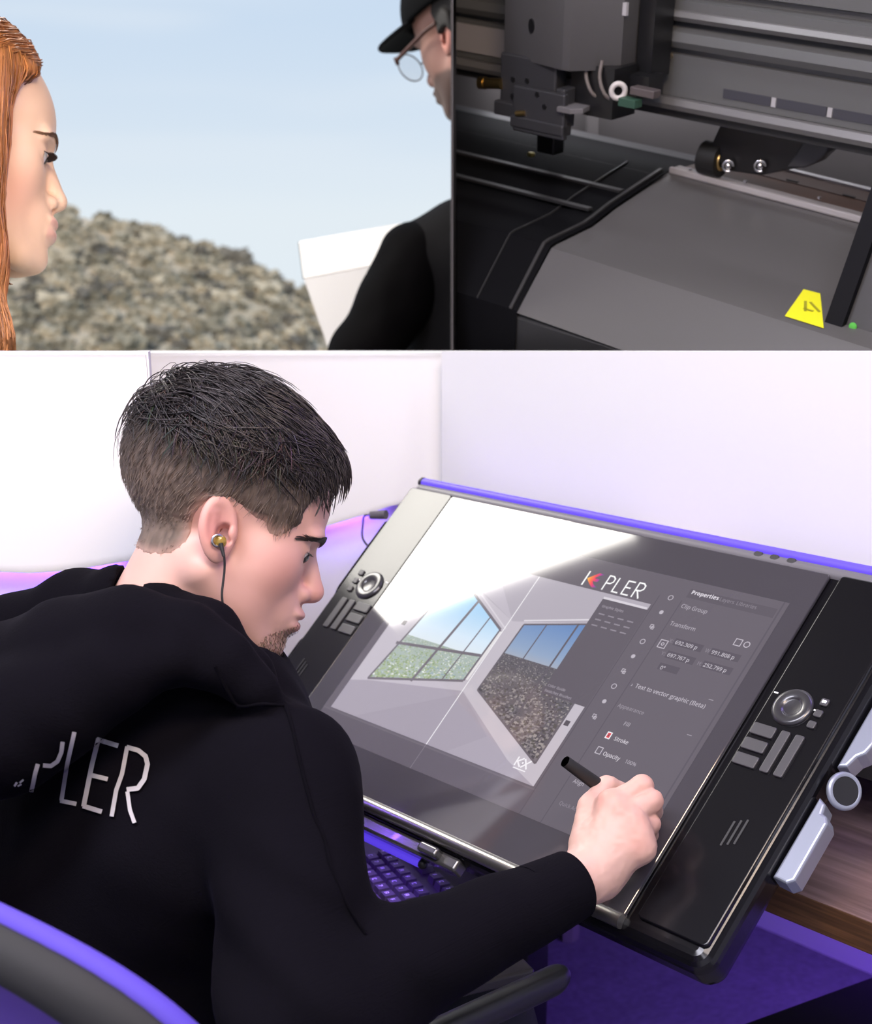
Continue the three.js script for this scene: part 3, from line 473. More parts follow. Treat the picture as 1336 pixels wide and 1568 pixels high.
// ---------------------------------------------------------------- keyboard, every key a part
{
  const KX = V(0.416, 0, 0.909).normalize(), KZ = V(-0.909, 0, 0.416).normalize();   // towards the right end; towards the typist
  const t = thing('keyboard', 'black keyboard with violet lit key tops under the pen display', 'keyboard');
  const O = atY(640, 1345, 0.672);
  t.quaternion.setFromRotationMatrix(new THREE.Matrix4().makeBasis(KX, V(0, 1, 0), KZ)); t.position.copy(O).setY(0.656);
  const plastic = std({ color: lin(0.03, 0.028, 0.032), roughness: 0.4 });
  mesh('case', boxAt(0.44, 0.014, 0.15, 0.02, 0.007, 0.044, 0.004), plastic, t);
  const cap = (() => { const g = box(0.0165, 0.009, 0.0165).toNonIndexed(), p = g.attributes.position; for (let i = 0; i < p.count; i++) if (p.getY(i) > 0) p.setXYZ(i, p.getX(i) * 0.8, p.getY(i), p.getZ(i) * 0.78 - 0.0006); g.computeVertexNormals(); return g; })();
  const km = std({ color: lin(0.05, 0.045, 0.055), roughness: 0.35 }), legend = std({ color: lin(0.8, 0.78, 0.9), roughness: 0.5 });
  const rows = [['F5', 'F6', 'F7', 'F8', null, 'F9', 'F10', 'F11', 'F12'], '4567890-='.split(''), 'ERTYUIOP['.split(''), 'DFGHJKL;'.split(''), 'CVBNM,./'.split('')];
  const G = { a: [[0, 0, 0, 6], [0, 6, 4, 6], [4, 6, 4, 0], [0, 3, 4, 3]], b: [[0, 0, 0, 6], [0, 6, 3, 6], [0, 3, 3, 3]], c: [[4, 6, 0, 6], [0, 6, 0, 0], [0, 0, 4, 0]], d: [[0, 6, 4, 6], [4, 6, 1, 0]] };
  rows.forEach((r, j) => r.forEach((k, i) => {
    if (!k) return;
    const x = (i - 4) * 0.019 + (j ? j * 0.004 : (i > 4 ? -0.006 : 0)), z = j ? -0.006 + j * 0.019 : -0.018;
    const key = mesh('key', cap, km, t); key.position.set(x, 0.0175, z);
    const gl = [], L = Object.values(G)[(i + j) % 4], s = 0.00075;
    for (const [x1, y1, x2, y2] of L) { const w = Math.hypot(x2 - x1, y2 - y1) * s; gl.push(box(w, 0.0002, 0.0007).rotateY(Math.atan2(y2 - y1, x2 - x1)).translate(((x1 + x2) / 2 - 4) * s, 0.0047, -((y1 + y2) / 2 - 4) * s)); }
    mesh('key_legend', merge(gl), legend, key);
  }));
}

// ---------------------------------------------------------------- wide printer (frame: X along the beam, Y up, Z to the front)
{
  const t = thing('wide_printer', 'dark grey wide printer with a carriage on a long beam', 'printer');
  const A = V(0.73253647, -0.18909506, 0.65393683).normalize(), B = V(-0.00007875, 0.960620109, 0.277865075).normalize(), C = A.clone().cross(B).normalize();
  t.position.copy(at(1000, 330, 1.92)); t.quaternion.setFromRotationMatrix(new THREE.Matrix4().makeBasis(A, B, C));
  const S = 0.853, O = t.position, sc = (g) => { const p = g.attributes.position; for (let i = 0; i < p.count; i++) { const a = (0.008 - O.x - S * C.x * p.getZ(i) - S * B.x * p.getY(i)) / (S * A.x); if (p.getX(i) < a) p.setX(i, a); } return g.scale(S, S, S); }, put = (n, g, m, p = t) => mesh(n, sc(/^(apron|platen|suction|warning|sticker)/.test(n) ? g.translate(0.08, 0, 0).rotateZ(-0.03).translate(-0.08, 0, 0) : g), m, p);
  const fine = tex(256, 256, (u, v) => 0.5 + 0.3 * tnoise(u, v, 120) + 0.2 * tnoise(u, v, 50, 2), false, 8, 8);
  const grey = std({ color: lin(0.085, 0.082, 0.082), roughness: 0.55, bumpMap: fine, bumpScale: 0.0001 });
  const apronM = std({ color: lin(0.095, 0.092, 0.092), roughness: 0.36, bumpMap: fine, bumpScale: 0.00006 });
  const dark = std({ color: lin(0.02, 0.02, 0.021), roughness: 0.5 }), deep = std({ color: lin(0.008, 0.008, 0.009), roughness: 0.35 });
  const beamM = std({ color: lin(0.105, 0.107, 0.107), roughness: 0.42 }), railM = std({ color: lin(0.2, 0.195, 0.195), roughness: 0.38, metalness: 0.35 });
  const silver = std({ color: lin(0.34, 0.32, 0.32), roughness: 0.4, metalness: 0.3 }), brown = std({ color: lin(0.07, 0.035, 0.022), roughness: 0.28 });
  // sweep a profile of (z, y) along x
  const sweep = (prof, x0, x1) => { const s = new THREE.Shape(prof.map(([z, y]) => new THREE.Vector2(-z, y))); return toCreasedNormals(new THREE.ExtrudeGeometry(s, { depth: x1 - x0, bevelEnabled: false }).rotateY(Math.PI / 2).translate(x0, 0, 0), 0.5); };
  const top = [[-0.153, 0.022], [-0.10, 0.012], [-0.01, -0.006], [0.036, -0.019], [0.055, -0.0235], [0.145, -0.031], [0.157, -0.034], [0.166, -0.043], [0.236, -0.12]];
  const under = [[0.226, -0.126], [0.15, -0.05], [0.03, -0.04], [-0.153, 0.004]];
  put('apron', sweep([...top, ...under], -0.08, 0.5), apronM);
  put('lower_front', sweep([[0.2, -0.1], [0.235, -0.13], [0.235, -0.5], [-0.3, -0.5], [-0.3, -0.03], [-0.05, -0.03]], -0.85, 0.52), dark);
  // dark printed film running over the platen on the left, with its free edge
  const film = top.map(([z, y]) => [z, y + 0.0035]);
  put('printed_film', sweep([[-0.30, 0.012], ...film, [0.25, -0.4], [0.245, -0.4], ...top.slice().reverse().map(([z, y]) => [z, y + 0.001]), [-0.30, 0.009]], -0.85, -0.083), phy({ color: lin(0.005, 0.005, 0.006), roughness: 0.65, specularIntensity: 0.1 }));
  put('film_edge', sweep([...film.map(([z, y]) => [z, y + 0.0025]), ...film.slice().reverse()], -0.1, -0.094), std({ color: lin(0.035, 0.034, 0.034), roughness: 0.4 }));
  put('film_edge', sweep([...film.map(([z, y]) => [z, y + 0.0025]), ...film.slice().reverse()], -0.17, -0.168), std({ color: lin(0.03, 0.03, 0.03), roughness: 0.4 }));
  for (let i = 0; i < 3; i++) put('film_guide', boxAt(0.75, 0.004, 0.012, -0.48, 0.02 - i * 0.012, -0.14 + i * 0.085), dark);
  // platen strips
  put('platen_strip', boxAt(0.5, 0.008, 0.030, 0.168, 0.026, -0.170, 0.001), silver);
  put('platen_strip', boxAt(0.5, 0.009, 0.007, 0.168, 0.028, -0.158, 0.001), std({ color: lin(0.5, 0.48, 0.48), roughness: 0.4, metalness: 0.3 }));
  put('platen_slot', boxAt(0.5, 0.006, 0.062, 0.175, 0.024, -0.215), brown);
  put('platen_slot', boxAt(0.5, 0.006, 0.05, 0.18, 0.025, -0.272), std({ color: lin(0.05, 0.032, 0.026), roughness: 0.35 }));
  put('platen_strip', boxAt(0.42, 0.008, 0.012, 0.22, 0.028, -0.303, 0.001), std({ color: lin(0.42, 0.4, 0.4), roughness: 0.4, metalness: 0.3 }));
  put('platen_back', sweep([[-0.31, 0.03], [-0.335, 0.02], [-0.345, -0.02], [-0.345, -0.1], [-0.3, -0.1]], -0.02, 0.5), grey);
  for (const x of [-0.05, 0.06, 0.2]) put('screw', new THREE.CylinderGeometry(0.003, 0.003, 0.003, 12).translate(x, 0.031, -0.172), M.steel);
  for (const [x, z] of [[0.1, -0.255], [0.21, -0.25]]) put('suction_slot', boxAt(0.022, 0.002, 0.005, x, 0.0285, z), deep);
  // rail behind the platen on the left
  put('rear_guide', boxAt(0.8, 0.02, 0.05, -0.5, 0.004, -0.29, 0.004), std({ color: lin(0.05, 0.048, 0.05), roughness: 0.35 }));
  // beam with rails and groove
  const beam = put('beam', sweep([[-0.10, 0.160], [-0.10, 0.222], [-0.108, 0.224], [-0.108, 0.230], [-0.094, 0.233], [-0.088, 0.243], [-0.092, 0.256], [-0.106, 0.262], [-0.112, 0.268], [-0.10, 0.272], [-0.10, 0.30], [-0.118, 0.304], [-0.118, 0.312], [-0.105, 0.316], [-0.105, 0.42], [-0.3, 0.42], [-0.3, 0.160]], -1.0, 0.62), beamM);
  put('beam_rail', sweep([[-0.088, 0.142], [-0.084, 0.150], [-0.088, 0.159], [-0.2, 0.160], [-0.2, 0.142]], -1.0, 0.62), railM);
  put('beam_rail', sweep([[-0.092, 0.272], [-0.086, 0.279], [-0.092, 0.286], [-0.12, 0.288], [-0.12, 0.270]], -1.0, 0.62), railM);
  put('beam_underside', sweep([[-0.10, 0.128], [-0.10, 0.142], [-0.29, 0.142], [-0.29, 0.128]], -1.0, 0.62), dark);
  put('light_strip', boxAt(0.62, 0.045, 0.004, -0.62, 0.193, -0.099), std({ color: lin(0.33, 0.31, 0.31), roughness: 0.5 }));
  const slate = std({ color: lin(0.045, 0.045, 0.056), roughness: 0.5 }), pale = std({ color: lin(0.4, 0.39, 0.4), roughness: 0.5 });
  for (let i = 0; i < 4; i++) { put('ruler_segment', boxAt(0.086, 0.0135, 0.0015, 0.089 + i * 0.0975, 0.1775, -0.0995), slate); put('ruler_tick', boxAt(0.0075, 0.0135, 0.0015, 0.1378 + i * 0.0975, 0.1775, -0.0995), pale); }
  const sg = put('screw', new THREE.CylinderGeometry(0.0045, 0.0045, 0.005, 16).rotateX(Math.PI / 2).translate(-0.06, 0.2185, -0.099), std({ color: lin(0.5, 0.42, 0.3), roughness: 0.3, metalness: 0.8 }));
  // carriage: prism with a turned right flank, cover and works below
  const car = put('carriage', (() => { const s = new THREE.Shape([[-0.291, 0.036], [-0.150, 0.062], [-0.138, 0.060], [-0.085, 0.0], [-0.085, -0.08], [-0.291, -0.08]].map(([x, z]) => new THREE.Vector2(x, -z))); return toCreasedNormals(new THREE.ExtrudeGeometry(s, { depth: 0.25, bevelEnabled: true, bevelSize: 0.002, bevelThickness: 0.002, bevelSegments: 2 }).rotateX(-Math.PI / 2).translate(0, 0.21, 0), 0.5); })(), std({ color: lin(0.075, 0.073, 0.074), roughness: 0.5, bumpMap: fine, bumpScale: 0.00008 }));
  put('carriage_hole', new THREE.CylinderGeometry(0.0085, 0.0085, 0.012, 24).rotateX(Math.PI / 2).rotateY(-0.18).scale(0.8, 1.25, 1).translate(-0.225, 0.262, 0.046), deep, car);
  put('carriage_back_plate', boxAt(0.03, 0.25, 0.05, -0.065, 0.32, -0.06), deep, car);
  put('carriage_tab', boxAt(0.008, 0.018, 0.006, -0.082, 0.296, 0.0), pale, car);
  const head = put('print_head', merge([boxAt(0.118, 0.095, 0.03, -0.232, 0.168, 0.035, 0.004), boxAt(0.13, 0.022, 0.05, -0.23, 0.132, 0.035, 0.003), boxAt(0.108, 0.07, 0.012, -0.196, 0.138, 0.058, 0.003), boxAt(0.112, 0.018, 0.024, -0.198, 0.118, 0.054, 0.003), boxAt(0.018, 0.06, 0.03, -0.155, 0.15, 0.045, 0.003)]), std({ color: lin(0.03, 0.03, 0.033), roughness: 0.45 }));
  put('knob', merge([cylBetween(V(-0.33, 0.163, 0.05), V(-0.285, 0.168, 0.05), 0.0085, 0.0085, 24), cylBetween(V(-0.334, 0.1625, 0.05), V(-0.322, 0.164, 0.05), 0.0098, 0.0098, 24)]), std({ color: lin(0.42, 0.29, 0.11), roughness: 0.28, metalness: 1 }), head);
  put('screw', cylBetween(V(-0.24, 0.131, 0.066), V(-0.222, 0.134, 0.064), 0.004, 0.004, 16), M.brass, head);
  for (const [x, y] of [[-0.262, 0.178], [-0.232, 0.180], [-0.262, 0.152], [-0.243, 0.148], [-0.198, 0.166], [-0.182, 0.150]]) put('screw_hole', new THREE.CylinderGeometry(0.0042, 0.0042, 0.004, 16).rotateX(Math.PI / 2).translate(x, y, x > -0.2 ? 0.0635 : 0.0495), deep, head);
  put('head_works', merge([boxAt(0.085, 0.075, 0.06, -0.115, 0.178, 0.0), boxAt(0.05, 0.03, 0.04, -0.06, 0.188, -0.03)]), deep, car);
  put('head_tongue', extrude([[-0.15, 0.02], [-0.118, 0.03], [-0.112, 0.055], [-0.125, 0.07], [-0.15, 0.07]].map(([x, z]) => [x, z]), 0.006, 0.001).rotateX(Math.PI / 2).translate(0, 0.155, 0), std({ color: lin(0.13, 0.125, 0.13), roughness: 0.5 }), car);
  for (const x of [-0.125, -0.098]) put('cable_tube', tube([V(x, 0.225, 0.03), V(x + 0.002, 0.2, 0.036), V(x + 0.012, 0.178, 0.034), V(x + 0.02, 0.168, 0.025)], 0.003), std({ color: lin(0.14, 0.12, 0.11), roughness: 0.6 }), car);
  put('guide_wheel', new THREE.TorusGeometry(0.0105, 0.0042, 12, 28).rotateY(0.7).translate(-0.052, 0.189, 0.045), std({ color: lin(0.52, 0.49, 0.47), roughness: 0.4 }), car);
  put('sensor_board', merge([boxAt(0.032, 0.012, 0.02, -0.028, 0.176, 0.045, 0.001)]), std({ color: lin(0.025, 0.07, 0.045), roughness: 0.5 }), car);
  put('sensor_bracket', boxAt(0.045, 0.012, 0.02, -0.012, 0.192, 0.035, 0.002).rotateZ(-0.02), std({ color: lin(0.12, 0.1, 0.1), roughness: 0.4, metalness: 0.4 }), car);
  put('cap_stop', boxAt(0.04, 0.03, 0.03, -0.30, 0.045, -0.10, 0.003), deep);
  put('cap_stop', boxAt(0.012, 0.008, 0.01, -0.335, 0.022, -0.09, 0.003), std({ color: lin(0.4, 0.32, 0.08), roughness: 0.3, metalness: 0.8 }));
  // pinch roller on its arm
  const arm = put('pinch_arm', extrude([[-0.005, 0.072], [0.012, 0.116], [0.022, 0.135], [0.18, 0.137], [0.205, 0.118], [0.202, 0.106], [0.186, 0.088], [0.168, 0.077], [0.15, 0.072], [0.095, 0.052], [0.03, 0.048]], 0.026, 0.003).translate(0, 0, -0.188), deep);
  put('arm_tail', extrude([[0.146, 0.074], [0.165, 0.108], [0.185, 0.128], [0.208, 0.118], [0.206, 0.106], [0.19, 0.088], [0.17, 0.077]], 0.027, 0.003).translate(0, 0, -0.1875), std({ color: lin(0.05, 0.05, 0.056), roughness: 0.45 }), arm);
  put('pinch_roller', cylBetween(V(-0.024, 0.056, -0.17), V(0.012, 0.056, -0.17), 0.0265, 0.0265, 40), std({ color: lin(0.014, 0.014, 0.014), roughness: 0.5 }), arm);
  put('brass_ring', new THREE.TorusGeometry(0.0135, 0.0028, 12, 36).rotateY(Math.PI / 2).translate(0.013, 0.056, -0.17), M.brass, arm);
  put('axle', cylBetween(V(0.012, 0.056, -0.17), V(0.034, 0.056, -0.17), 0.0075, 0.0065, 20), deep, arm);
  for (const [x, y] of [[0.038, 0.056], [0.098, 0.0665]]) put('retaining_clip', merge([new THREE.TorusGeometry(0.0085, 0.0022, 8, 28, 5.2).rotateY(Math.PI / 2 * 0.35).translate(x, y, -0.150), new THREE.SphereGeometry(0.0062, 16, 12).translate(x - 0.001, y, -0.152)]), std({ color: lin(0.7, 0.7, 0.7), roughness: 0.2, metalness: 1 }), arm);
  // end housing on the right
  const end = put('end_housing', sweep([[-0.33, 0.19], [0.02, 0.155], [0.044, 0.12], [0.08, 0.035], [0.133, -0.085], [0.16, -0.145], [0.16, -0.5], [-0.33, -0.5]], 0.425, 0.8), std({ color: lin(0.05, 0.049, 0.05), roughness: 0.5 }));
  put('end_trim', sweep([[-0.33, 0.20], [0.03, 0.165], [0.054, 0.126], [0.09, 0.04], [0.143, -0.081], [0.17, -0.145], [0.17, -0.3], [-0.33, -0.3]], 0.398, 0.426), phy({ color: lin(0.008, 0.008, 0.010), roughness: 0.7, specularIntensity: 0.2 }), end);
  put('indicator_light', new THREE.SphereGeometry(0.006, 16, 12).scale(1, 1, 0.6).translate(0.438, -0.043, 0.118), std({ color: lin(0.05, 0.25, 0.04), emissive: lin(0.08, 0.32, 0.05), emissiveIntensity: 0.8 }), end);
  // yellow warning sticker on the apron
  const st = put('warning_sticker', (() => { const ys = (z) => -0.0235 - (z - 0.055) * 0.0833 + 0.0012, q = [[0.318, 0.052], [0.345, 0.05], [0.410, 0.147], [0.346, 0.147]], g = new THREE.BufferGeometry(), ps = []; const tri = [[0, 3, 2], [0, 2, 1]]; for (const f of tri) for (const k of f) ps.push(q[k][0], ys(q[k][1]), q[k][1]); g.setAttribute('position', new THREE.Float32BufferAttribute(ps, 3)); g.computeVertexNormals(); return g; })(), std({ color: lin(0.82, 0.80, 0.02), roughness: 0.5, side: THREE.DoubleSide }));
  put('sticker_mark', (() => { const ys = (z) => -0.0235 - (z - 0.055) * 0.0833 + 0.002; const g = merge([box(0.004, 0.0004, 0.034).rotateY(0.55).translate(0.352, 0, 0.102), box(0.004, 0.0004, 0.034).rotateY(0.95).translate(0.364, 0, 0.096), box(0.016, 0.0004, 0.004).rotateY(0).translate(0.362, 0, 0.11)]); const p = g.attributes.position; for (let i = 0; i < p.count; i++) p.setY(i, p.getY(i) + ys(p.getZ(i))); return g; })(), std({ color: lin(0.36, 0.34, 0.02), roughness: 0.5 }), st);
  // added lamps: hidden behind the beam to wash the wall, and over the printer
  const bl = thing('added_bay_lamp', 'added lamp hidden behind the printer beam that washes the rear wall', 'lamp', 'added print bay lights'), wp = along(bayO, 0.10, 0.515, 1.72);
  bl.position.copy(wp); bl.rotation.y = -Math.atan2(UX.z, UX.x);
  mesh('lamp_body', boxAt(1.2, 0.02, 0.03, 0, 0.014, 0, 0.004), M.whiteMetal, bl); mesh('lamp_diffuser', boxAt(1.18, 0.006, 0.024, 0, 0.002, 0), std({ color: 0xffffff, emissive: 0xffffff, emissiveIntensity: 0.8 }), bl);
  const wl = new THREE.RectAreaLight(0xf4f5ff, 34, 1.18, 0.024); wl.position.set(0, -0.003, 0); wl.rotation.x = -Math.PI / 2 + 0.35; bl.add(wl);
  const fl = thing('added_bay_lamp', 'added lamp under the front edge of the print bay roof that brightens the printer', 'lamp', 'added print bay lights'), fp = along(bayO, 0.55, 0.06, 1.975);
  fl.position.copy(fp); fl.rotation.y = -Math.atan2(UX.z, UX.x);
  mesh('lamp_body', boxAt(1.0, 0.02, 0.06, 0, 0.014, 0, 0.004), M.whiteMetal, fl); mesh('lamp_diffuser', boxAt(0.98, 0.006, 0.05, 0, 0.002, 0), std({ color: 0xffffff, emissive: 0xffffff, emissiveIntensity: 0.8 }), fl);
  const ll = new THREE.RectAreaLight(0xf4f6ff, 10, 0.98, 0.05); ll.position.set(0, -0.003, 0); ll.rotation.x = -Math.PI / 2; fl.add(ll);
  // feet that carry the body on the bay shelf
  for (const x of [-0.2, 0.45]) put('foot', cylBetween(V(x, -0.49, 0.0), V(x, -0.6, 0.03), 0.03, 0.03), dark);
}

// ---------------------------------------------------------------- heads, hair and bodies
// head frame: x to the face, y to the crown, z to the head's right; origin between the ears
function headField(o = {}) {
  const jaw = o.jaw ?? 1, nose = o.nose ?? 1, lip = o.lip ?? 1, brow = o.brow ?? 1, A = V(), B = V();
  const J = [V(-0.004, -0.034, 0.052 * jaw), V(0.062, -0.080, 0.020)], NB = V(0.0835, 0.014, 0), NT = V(0.0835 + 0.0170 * nose, -0.0185, 0), NC = V(0.089, -0.0285, 0);
  const NW = V(0.0915, -0.0245, 0.0105), NWR = V(0.082, -0.022, 0.012), Q = V();
  return (p) => {
    const x = p.x, y = p.y, z = Math.abs(p.z); Q.set(x, y, z);
    let d = sdEll(x + 0.012, y - 0.058, z, 0.094, 0.080, 0.0735);
    d = smin(d, sdEll(x - 0.035, y - 0.045, z, 0.054, 0.052, 0.062), 0.02);
    d = smin(d, sdEll(x - 0.036, y + 0.018, z, 0.050, 0.070, 0.060 * (0.5 + 0.5 * jaw)), 0.022);
    d = smin(d, sdCone(Q, J[0], J[1], 0.019 * jaw, 0.0165), 0.022);
    d = smin(d, sdEll(x - 0.0755, y + 0.0795, z, 0.0185, 0.0165, 0.021), 0.014);
    d = smin(d, sdEll(x - 0.048, y + 0.002, z - 0.036, 0.027, 0.024, 0.021), 0.02);
    d = smin(d, sdEll(x - 0.074, y + 0.047, z, 0.022, 0.026, 0.030), 0.014);
    d = smin(d, sdEll(x - 0.079, y - 0.030, z - 0.020, 0.0125 * brow, 0.0085, 0.025), 0.012);
    d = smax(d, -sdEll(x - 0.0935, y - 0.0135, z - 0.034, 0.017, 0.0110, 0.0165), 0.010);
    // eyeball and lids
    d = smin(d, sdEll(x - 0.0685, y - 0.0130, z - 0.031, 0.0138, 0.0125, 0.0145), 0.004);
    d = smax(d, -sdEll(x - 0.0835, y - 0.0100, z - 0.031, 0.0078, 0.0040, 0.0128), 0.0012);
    // nose
    d = smin(d, sdCone(Q, NB, NT, 0.0075, 0.0105 * nose), 0.007);
    d = smin(d, sdCone(Q, NT, NC, 0.0085 * nose, 0.0065), 0.006);
    d = smin(d, sdCone(Q, NW, NWR, 0.0072 * nose, 0.0055), 0.005);
    d = smax(d, -sdEll(x - 0.0925, y + 0.0325, z - 0.0065, 0.0055, 0.005, 0.0032), 0.003);
    // lips
    d = smin(d, sdEll(x - 0.0915, y + 0.0435, z, 0.0105 * lip, 0.0058, 0.022), 0.006);
    d = smin(d, sdEll(x - 0.0905, y + 0.0555, z, 0.0108 * lip, 0.0064, 0.020), 0.007);
    d = smax(d, -sdEll(x - 0.1015, y + 0.0497, z, 0.0065, 0.0011, 0.024), 0.002);
    if (!o.noEar) {
      // ear: a tilted dished leaf
      const ex = x + 0.005, ey = y - 0.004, ca = 0.96, sa = 0.28, u = ex * ca + ey * sa, v = -ex * sa + ey * ca, w = z - 0.0745 + u * 0.42;
      if (Math.abs(u) < 0.04 && Math.abs(v) < 0.05 && w > -0.03) {
        const taper = 1 - 0.16 * clamp(-v / 0.03), leaf = sdEll(u / taper, v, w, 0.0178, 0.0305, 0.0088);
        let e = smax(leaf, -sdEll(u - 0.003, v - 0.003, w - 0.0085, 0.0125, 0.0225, 0.0068), 0.0035);
        e = smin(e, sdCone(V(u, v, w), V(-0.004, 0.014, 0.001), V(-0.005, -0.012, 0.0015), 0.0035, 0.0035), 0.004);
        e = smax(e, -sdEll(u - 0.006, v + 0.004, w - 0.003, 0.0075, 0.0095, 0.011), 0.003);
        e = smin(e, sdEll(u - 0.013, v + 0.003, w - 0.001, 0.004, 0.006, 0.004), 0.003);
        d = smin(d, e, 0.005);
      }
    }
    return d;
  };
}
const polySD = (P, x, y) => { let d = 1e9, inside = false; for (let i = 0, j = P.length - 1; i < P.length; j = i++) { const ex = P[j][0] - P[i][0], ey = P[j][1] - P[i][1], wx = x - P[i][0], wy = y - P[i][1], t = clamp((wx * ex + wy * ey) / (ex * ex + ey * ey)); d = Math.min(d, Math.hypot(wx - ex * t, wy - ey * t)); if ((P[i][1] > y) !== (P[j][1] > y) && x < (P[j][0] - P[i][0]) * (y - P[i][1]) / (P[j][1] - P[i][1]) + P[i][0]) inside = !inside; } return inside ? -d : d; };
// strands of hair: each a tapering three-sided tube; list of { pts, r, c }
function strands(list) {
  const pos = [], nor = [], col = [], idx = [], T = V(), N = V(), Bn = V(), q = V();
  for (const s of list) {
    const b = pos.length / 3, n = s.pts.length;
    for (let i = 0; i < n; i++) {
      T.copy(s.pts[Math.min(i + 1, n - 1)]).sub(s.pts[Math.max(i - 1, 0)]).normalize(); N.set(T.y, -T.x, 0.01).normalize(); Bn.crossVectors(T, N).normalize(); N.crossVectors(Bn, T);
      const r = s.r * (i === n - 1 ? 0.12 : 1 - 0.45 * i / (n - 1));
      for (let k = 0; k < 3; k++) { const a = k * 2.0944; q.copy(N).multiplyScalar(Math.cos(a)).addScaledVector(Bn, Math.sin(a)); pos.push(s.pts[i].x + q.x * r, s.pts[i].y + q.y * r, s.pts[i].z + q.z * r); nor.push(q.x, q.y, q.z); const tt = i / (n - 1); col.push(...(s.c2 ? s.c.map((v, j) => mix(v, s.c2[j], tt)) : s.c)); }
      if (i) for (let k = 0; k < 3; k++) { const a = b + (i - 1) * 3 + k, c = b + (i - 1) * 3 + (k + 1) % 3; idx.push(a, c, c + 3, a, c + 3, a + 3); }
    }
  }
  const g = new THREE.BufferGeometry(); g.setAttribute('position', new THREE.Float32BufferAttribute(pos, 3)); g.setAttribute('normal', new THREE.Float32BufferAttribute(nor, 3)); g.setAttribute('color', new THREE.Float32BufferAttribute(col, 3)); g.setIndex(idx); return g;
}
const grad = (f, p, e = 0.0015) => { const q = V(); const g = (x, y, z) => { q.set(p.x + x, p.y + y, p.z + z); return f(q); }; return V(g(e, 0, 0) - g(-e, 0, 0), g(0, e, 0) - g(0, -e, 0), g(0, 0, e) - g(0, 0, -e)).normalize(); };
const bones = (list, k) => (p) => { let d = 1e9; for (const b of list) { const e = sdCone(p, b[0], b[1], b[2], b[3]); d = d === 1e9 ? e : smin(d, e, b[4] ?? k); } return d; };
const bounds = (pts, pad) => { const b = new THREE.Box3().setFromPoints(pts); return [[b.min.x - pad, b.min.y - pad, b.min.z - pad], [b.max.x + pad, b.max.y + pad, b.max.z + pad]]; };
const joinBody = (list) => mergeGeometries(list.map((g) => { const h = g.toNonIndexed(); for (const k of Object.keys(h.attributes)) if (!['position', 'normal', 'color', 'uv'].includes(k)) h.deleteAttribute(k); return h; }));
const skinMat = (o = {}) => phy({ vertexColors: true, roughness: 0.5, sheen: 0.15, sheenColor: lin(0.9, 0.6, 0.5), sheenRoughness: 0.5, ...o });

